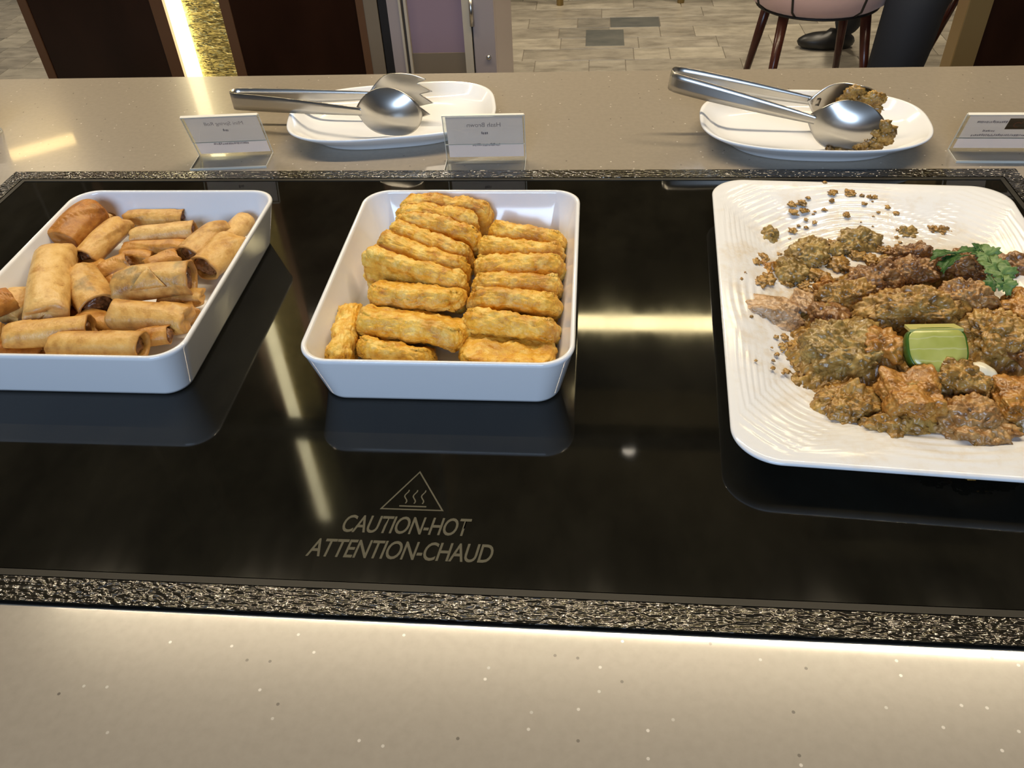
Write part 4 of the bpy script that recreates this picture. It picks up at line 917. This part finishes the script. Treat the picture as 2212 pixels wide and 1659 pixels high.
# thick gravy holding the pile together: a lumpy sheet between the pieces
def gravy_sheet():
    lumps = [(c[0], c[1], rx, ry, c[2]) for (lab, c, rx, ry, col, rot, bx) in CHICKEN[9:]]
    x0, x1, y0, y1 = 0.14, 0.42, 0.41, 0.74; nx, ny = 300, 350; Z = {}
    def hgt(x, y):
        s = 0
        for (cx_, cy_, rx, ry, z) in lumps:
            d2 = ((x-cx_)/(rx*1.22))**2+((y-cy_-0.002)/(ry*1.42))**2
            if d2 < 4: s = max(s, (z-0.008)*math.exp(-d2*1.0)*1.02) if d2 > 0 else s
        p = Vector((x, y, 0.3)); k = 0.0060*noise.noise(p*60)+0.0046*abs(noise.noise(p*130))+0.0026*noise.noise(p*270)+0.0014*noise.noise(p*520)
        return 1.12*s-0.0040+k*min(1, s/0.006)
    V = []; F = []; idx = {}
    H_ = [[hgt(x0+(x1-x0)*i/nx, y0+(y1-y0)*j/ny) for j in range(ny+1)] for i in range(nx+1)]
    def vid(i, j):
        if (i, j) not in idx: idx[(i, j)] = len(V); V.append((x0+(x1-x0)*i/nx, y0+(y1-y0)*j/ny, PZ+max(0.0002, H_[i][j])))
        return idx[(i, j)]
    for i in range(nx):
        for j in range(ny):
            if max(H_[i][j], H_[i+1][j], H_[i][j+1], H_[i+1][j+1]) > 0.0002: F.append((vid(i, j), vid(i+1, j), vid(i+1, j+1), vid(i, j+1)))
    o = link('curry_gravy', pyd(V, F), M['gravy'], None, smooth=True)
    tag(o, 'thick lumpy brown curry gravy between the chicken pieces', 'curry', kind='stuff')
gravy_sheet()
def crumbs():
    bm = bmesh.new(); rng = random.Random(11)
    for (x, y, r) in CRUMBS:
        rr_ = bmesh.ops.create_icosphere(bm, subdivisions=3 if r < 0.003 else 4, radius=1.0); off = Vector((rng.random()*40, rng.random()*40, rng.random()*40))
        # the plate's upper surface rises towards its rim
        lx, ly = x-0.2615, y-0.605; p = max(0, 1-max(abs(lx)/0.146, abs(ly)/0.207)); u = min(1, max(0, (p-0.02)/0.5)); s = u*u*(3-2*u)
        z0 = GZ+0.0265*(1-s)+0.0075*s
        for v in rr_['verts']:
            k = 1+0.75*noise.noise(v.co*1.6+off)+0.45*noise.noise(v.co*3.6+off)+0.25*noise.noise(v.co*8+off); v.co = Vector((x+v.co.x*r*k*1.1, y+v.co.y*r*k*1.2, max(z0+0.0001, z0+r*0.2+v.co.z*r*0.6*k)))
    tag(link('curry_crumbs', mesh_of(bm), M['c_tan'], None, smooth=True), 'loose curry crumbs scattered over the left of the square plate', 'crumbs', kind='stuff')
crumbs()
# lime wedge: a cheek cut from the fruit, rind on the outside
def lime():
    t = thing('lime_wedge', LIME, 'pale green lime wedge on top of the chicken curry', 'lime', rot=(rad(38), rad(4), rad(8)))
    R = 0.0245
    nu, nv = 40, 24; V = []; F = []
    # flesh: flat top face outline (rounded block), rind: curved underside
    def outline(k):
        a = 2*pi*k/nu; x = cos(a); y = sin(a); e = 2/5.0 if y > 0 else 2/2.3
        return (R*0.98*math.copysign(abs(x)**e, x)*(1-0.06*max(0, y)), R*0.80*math.copysign(abs(y)**e, y)*(0.85 if y > 0 else 1.1))
    bmF = bmesh.new(); rows = []
    for q, z in ((0.93, 0.0), (0.90, 0.0012), (0.6, 0.0018), (0.3, 0.0020), (0.02, 0.0021)):
        rows.append([bmF.verts.new((outline(k)[0]*q, outline(k)[1]*q, z)) for k in range(nu)])
    for a, b_ in zip(rows, rows[1:]):
        for k in range(nu): bmF.faces.new((a[k], a[(k+1) % nu], b_[(k+1) % nu], b_[k]))
    bmF.faces.new(rows[-1])
    m = mat('lime_flesh', (0.36, 0.46, 0.07), 0.22, spec=0.5); nt, N, L, b = nodes(m)
    v = coord(N, L, 'Object', (1, 1, 0)); nz = noise_tex(N, L, v, 50, 2)
    sx = add(N, 'ShaderNodeSeparateXYZ'); L.new(v, sx.inputs[0])
    mm = add(N, 'ShaderNodeMath', operation='MULTIPLY_ADD'); L.new(nz, mm.inputs[0]); mm.inputs[1].default_value = 0.006; L.new(sx.outputs[1], mm.inputs[2])
    m2 = add(N, 'ShaderNodeMath', operation='MULTIPLY'); L.new(mm.outputs[0], m2.inputs[0]); m2.inputs[1].default_value = 700.0
    sn = add(N, 'ShaderNodeMath', operation='SINE'); L.new(m2.outputs[0], sn.inputs[0])
    f = ramp(N, L, sn.outputs[0], [(0.90, (0, 0, 0)), (0.985, (0.7,)*3)])
    c = ramp(N, L, nz, [(0.3, (0.40, 0.42, 0.085)), (0.7, (0.52, 0.53, 0.15))])
    c = mixc(N, L, f, c, (0.58, 0.58, 0.26)); L.new(c, b.inputs['Base Color']); b.inputs['Subsurface Weight'].default_value = 0.15; b.inputs['Subsurface Radius'].default_value = (0.004, 0.005, 0.001)
    fl_ = link('flesh', mesh_of(bmF), m, t, smooth=True)
    # second cut face along the upper edge
    bm = bmesh.new()
    q = [(-R*0.86, R*0.60, 0.0016), (R*0.86, R*0.60, 0.0016), (R*0.80, R*0.86, -0.0075), (-R*0.80, R*0.86, -0.0075)]
    vs = [bm.verts.new(p) for p in q]; bm.faces.new(vs); vs2 = [bm.verts.new((p[0], p[1]-0.002, p[2]-0.001)) for p in q]; bm.faces.new(vs2[::-1])
    for j in range(4): bm.faces.new((vs[j], vs2[j], vs2[(j+1) % 4], vs[(j+1) % 4]))
    bmesh.ops.recalc_face_normals(bm, faces=bm.faces)
    link('pith_face', mesh_of(bm), mat('lime_pith', (0.50, 0.49, 0.17), 0.4), t)
    bm = bmesh.new(); rows = []
    for q, z in ((0.93, 0.0), (0.97, 0.0004), (1.0, -0.0012), (0.99, -0.005), (0.88, -0.012), (0.62, -0.018), (0.3, -0.0205), (0.02, -0.021)):
        rows.append([bm.verts.new((outline(k)[0]*q, outline(k)[1]*q, z)) for k in range(nu)])
    for a, b_ in zip(rows, rows[1:]):
        for k in range(nu): bm.faces.new((a[k], b_[k], b_[(k+1) % nu], a[(k+1) % nu]))
    bm.faces.new(rows[-1][::-1])
    link('rind', mesh_of(bm), M['rind'], t, smooth=True)
lime()
bm = bmesh.new(); bmesh.ops.create_icosphere(bm, subdivisions=4, radius=1)
for v in bm.verts:
    k = 1+0.08*noise.noise(v.co*2); v.co = Vector((v.co.x*0.0110*k, v.co.y*0.0075*k, v.co.z*0.0065*k))
tag(link('onion_piece', mesh_of(bm), M['onion'], None, loc=ONION, rot=(0.2, 0.3, -0.6), smooth=True), 'shiny white onion piece below the lime wedge', 'onion')
# coriander: stem with lobed leaves
def leaf_mesh(size, seed, fold):
    rng = random.Random(seed); V = []; F = []; n = 56; rings = 6
    for i in range(rings+1):
        q = i/rings
        for k in range(n):
            a = -pi+2*pi*k/n; lob = 0.60+0.28*cos(2.5*a)**2+0.12*abs(sin(7.5*a+seed))+0.07*sin(17*a+seed); lob *= (1-0.75*math.exp(-((abs(a)-pi)/0.28)**2))
            x = size*q*lob*cos(a); y = size*q*lob*sin(a)*0.9
            z = fold*abs(y)*0.8-0.35*x*x/size+size*0.07*noise.noise(Vector((x, y, seed*0.01))*(4/size))
            V.append((x, y, z))
    for i in range(rings):
        for k in range(n): F.append((i*n+k, i*n+(k+1) % n, (i+1)*n+(k+1) % n, (i+1)*n+k))
    return pyd(V, F)
def leaf_mat(name, a, c):
    m = mat(name, a, 0.42, spec=0.4); nt, N, L, b = nodes(m); nz = noise_tex(N, L, coord(N, L), 220, 4)
    L.new(ramp(N, L, nz, [(0.35, a), (0.7, c)]), b.inputs['Base Color']); bump(N, L, b, nz, 0.4, 0.002); return m
co = thing('coriander_sprig', CORI_S, 'green coriander sprig lying on the far right of the chicken', 'coriander')
LG = (leaf_mat('coriander_dark', (0.025, 0.075, 0.016), (0.06, 0.15, 0.03)), leaf_mat('coriander_pale', (0.07, 0.15, 0.035), (0.19, 0.29, 0.09)))
base = Vector(CORI_S)
for i, (px, py, pz, s, rz, tlt, rl, mi) in enumerate(CORI_LEAVES):
    o = link('leaf', leaf_mesh(s*1.12, i*3+1, 0.25), LG[mi], co, loc=Vector((px, py, pz))-base, rot=(rl, tlt, rz), smooth=True)
    md = o.modifiers.new('thick', 'SOLIDIFY'); md.thickness = 0.0005; md.offset = 0
tube('stem', [Vector(p)-base for p in CORI_STEM], 0.0012, LG[1], co, 8)
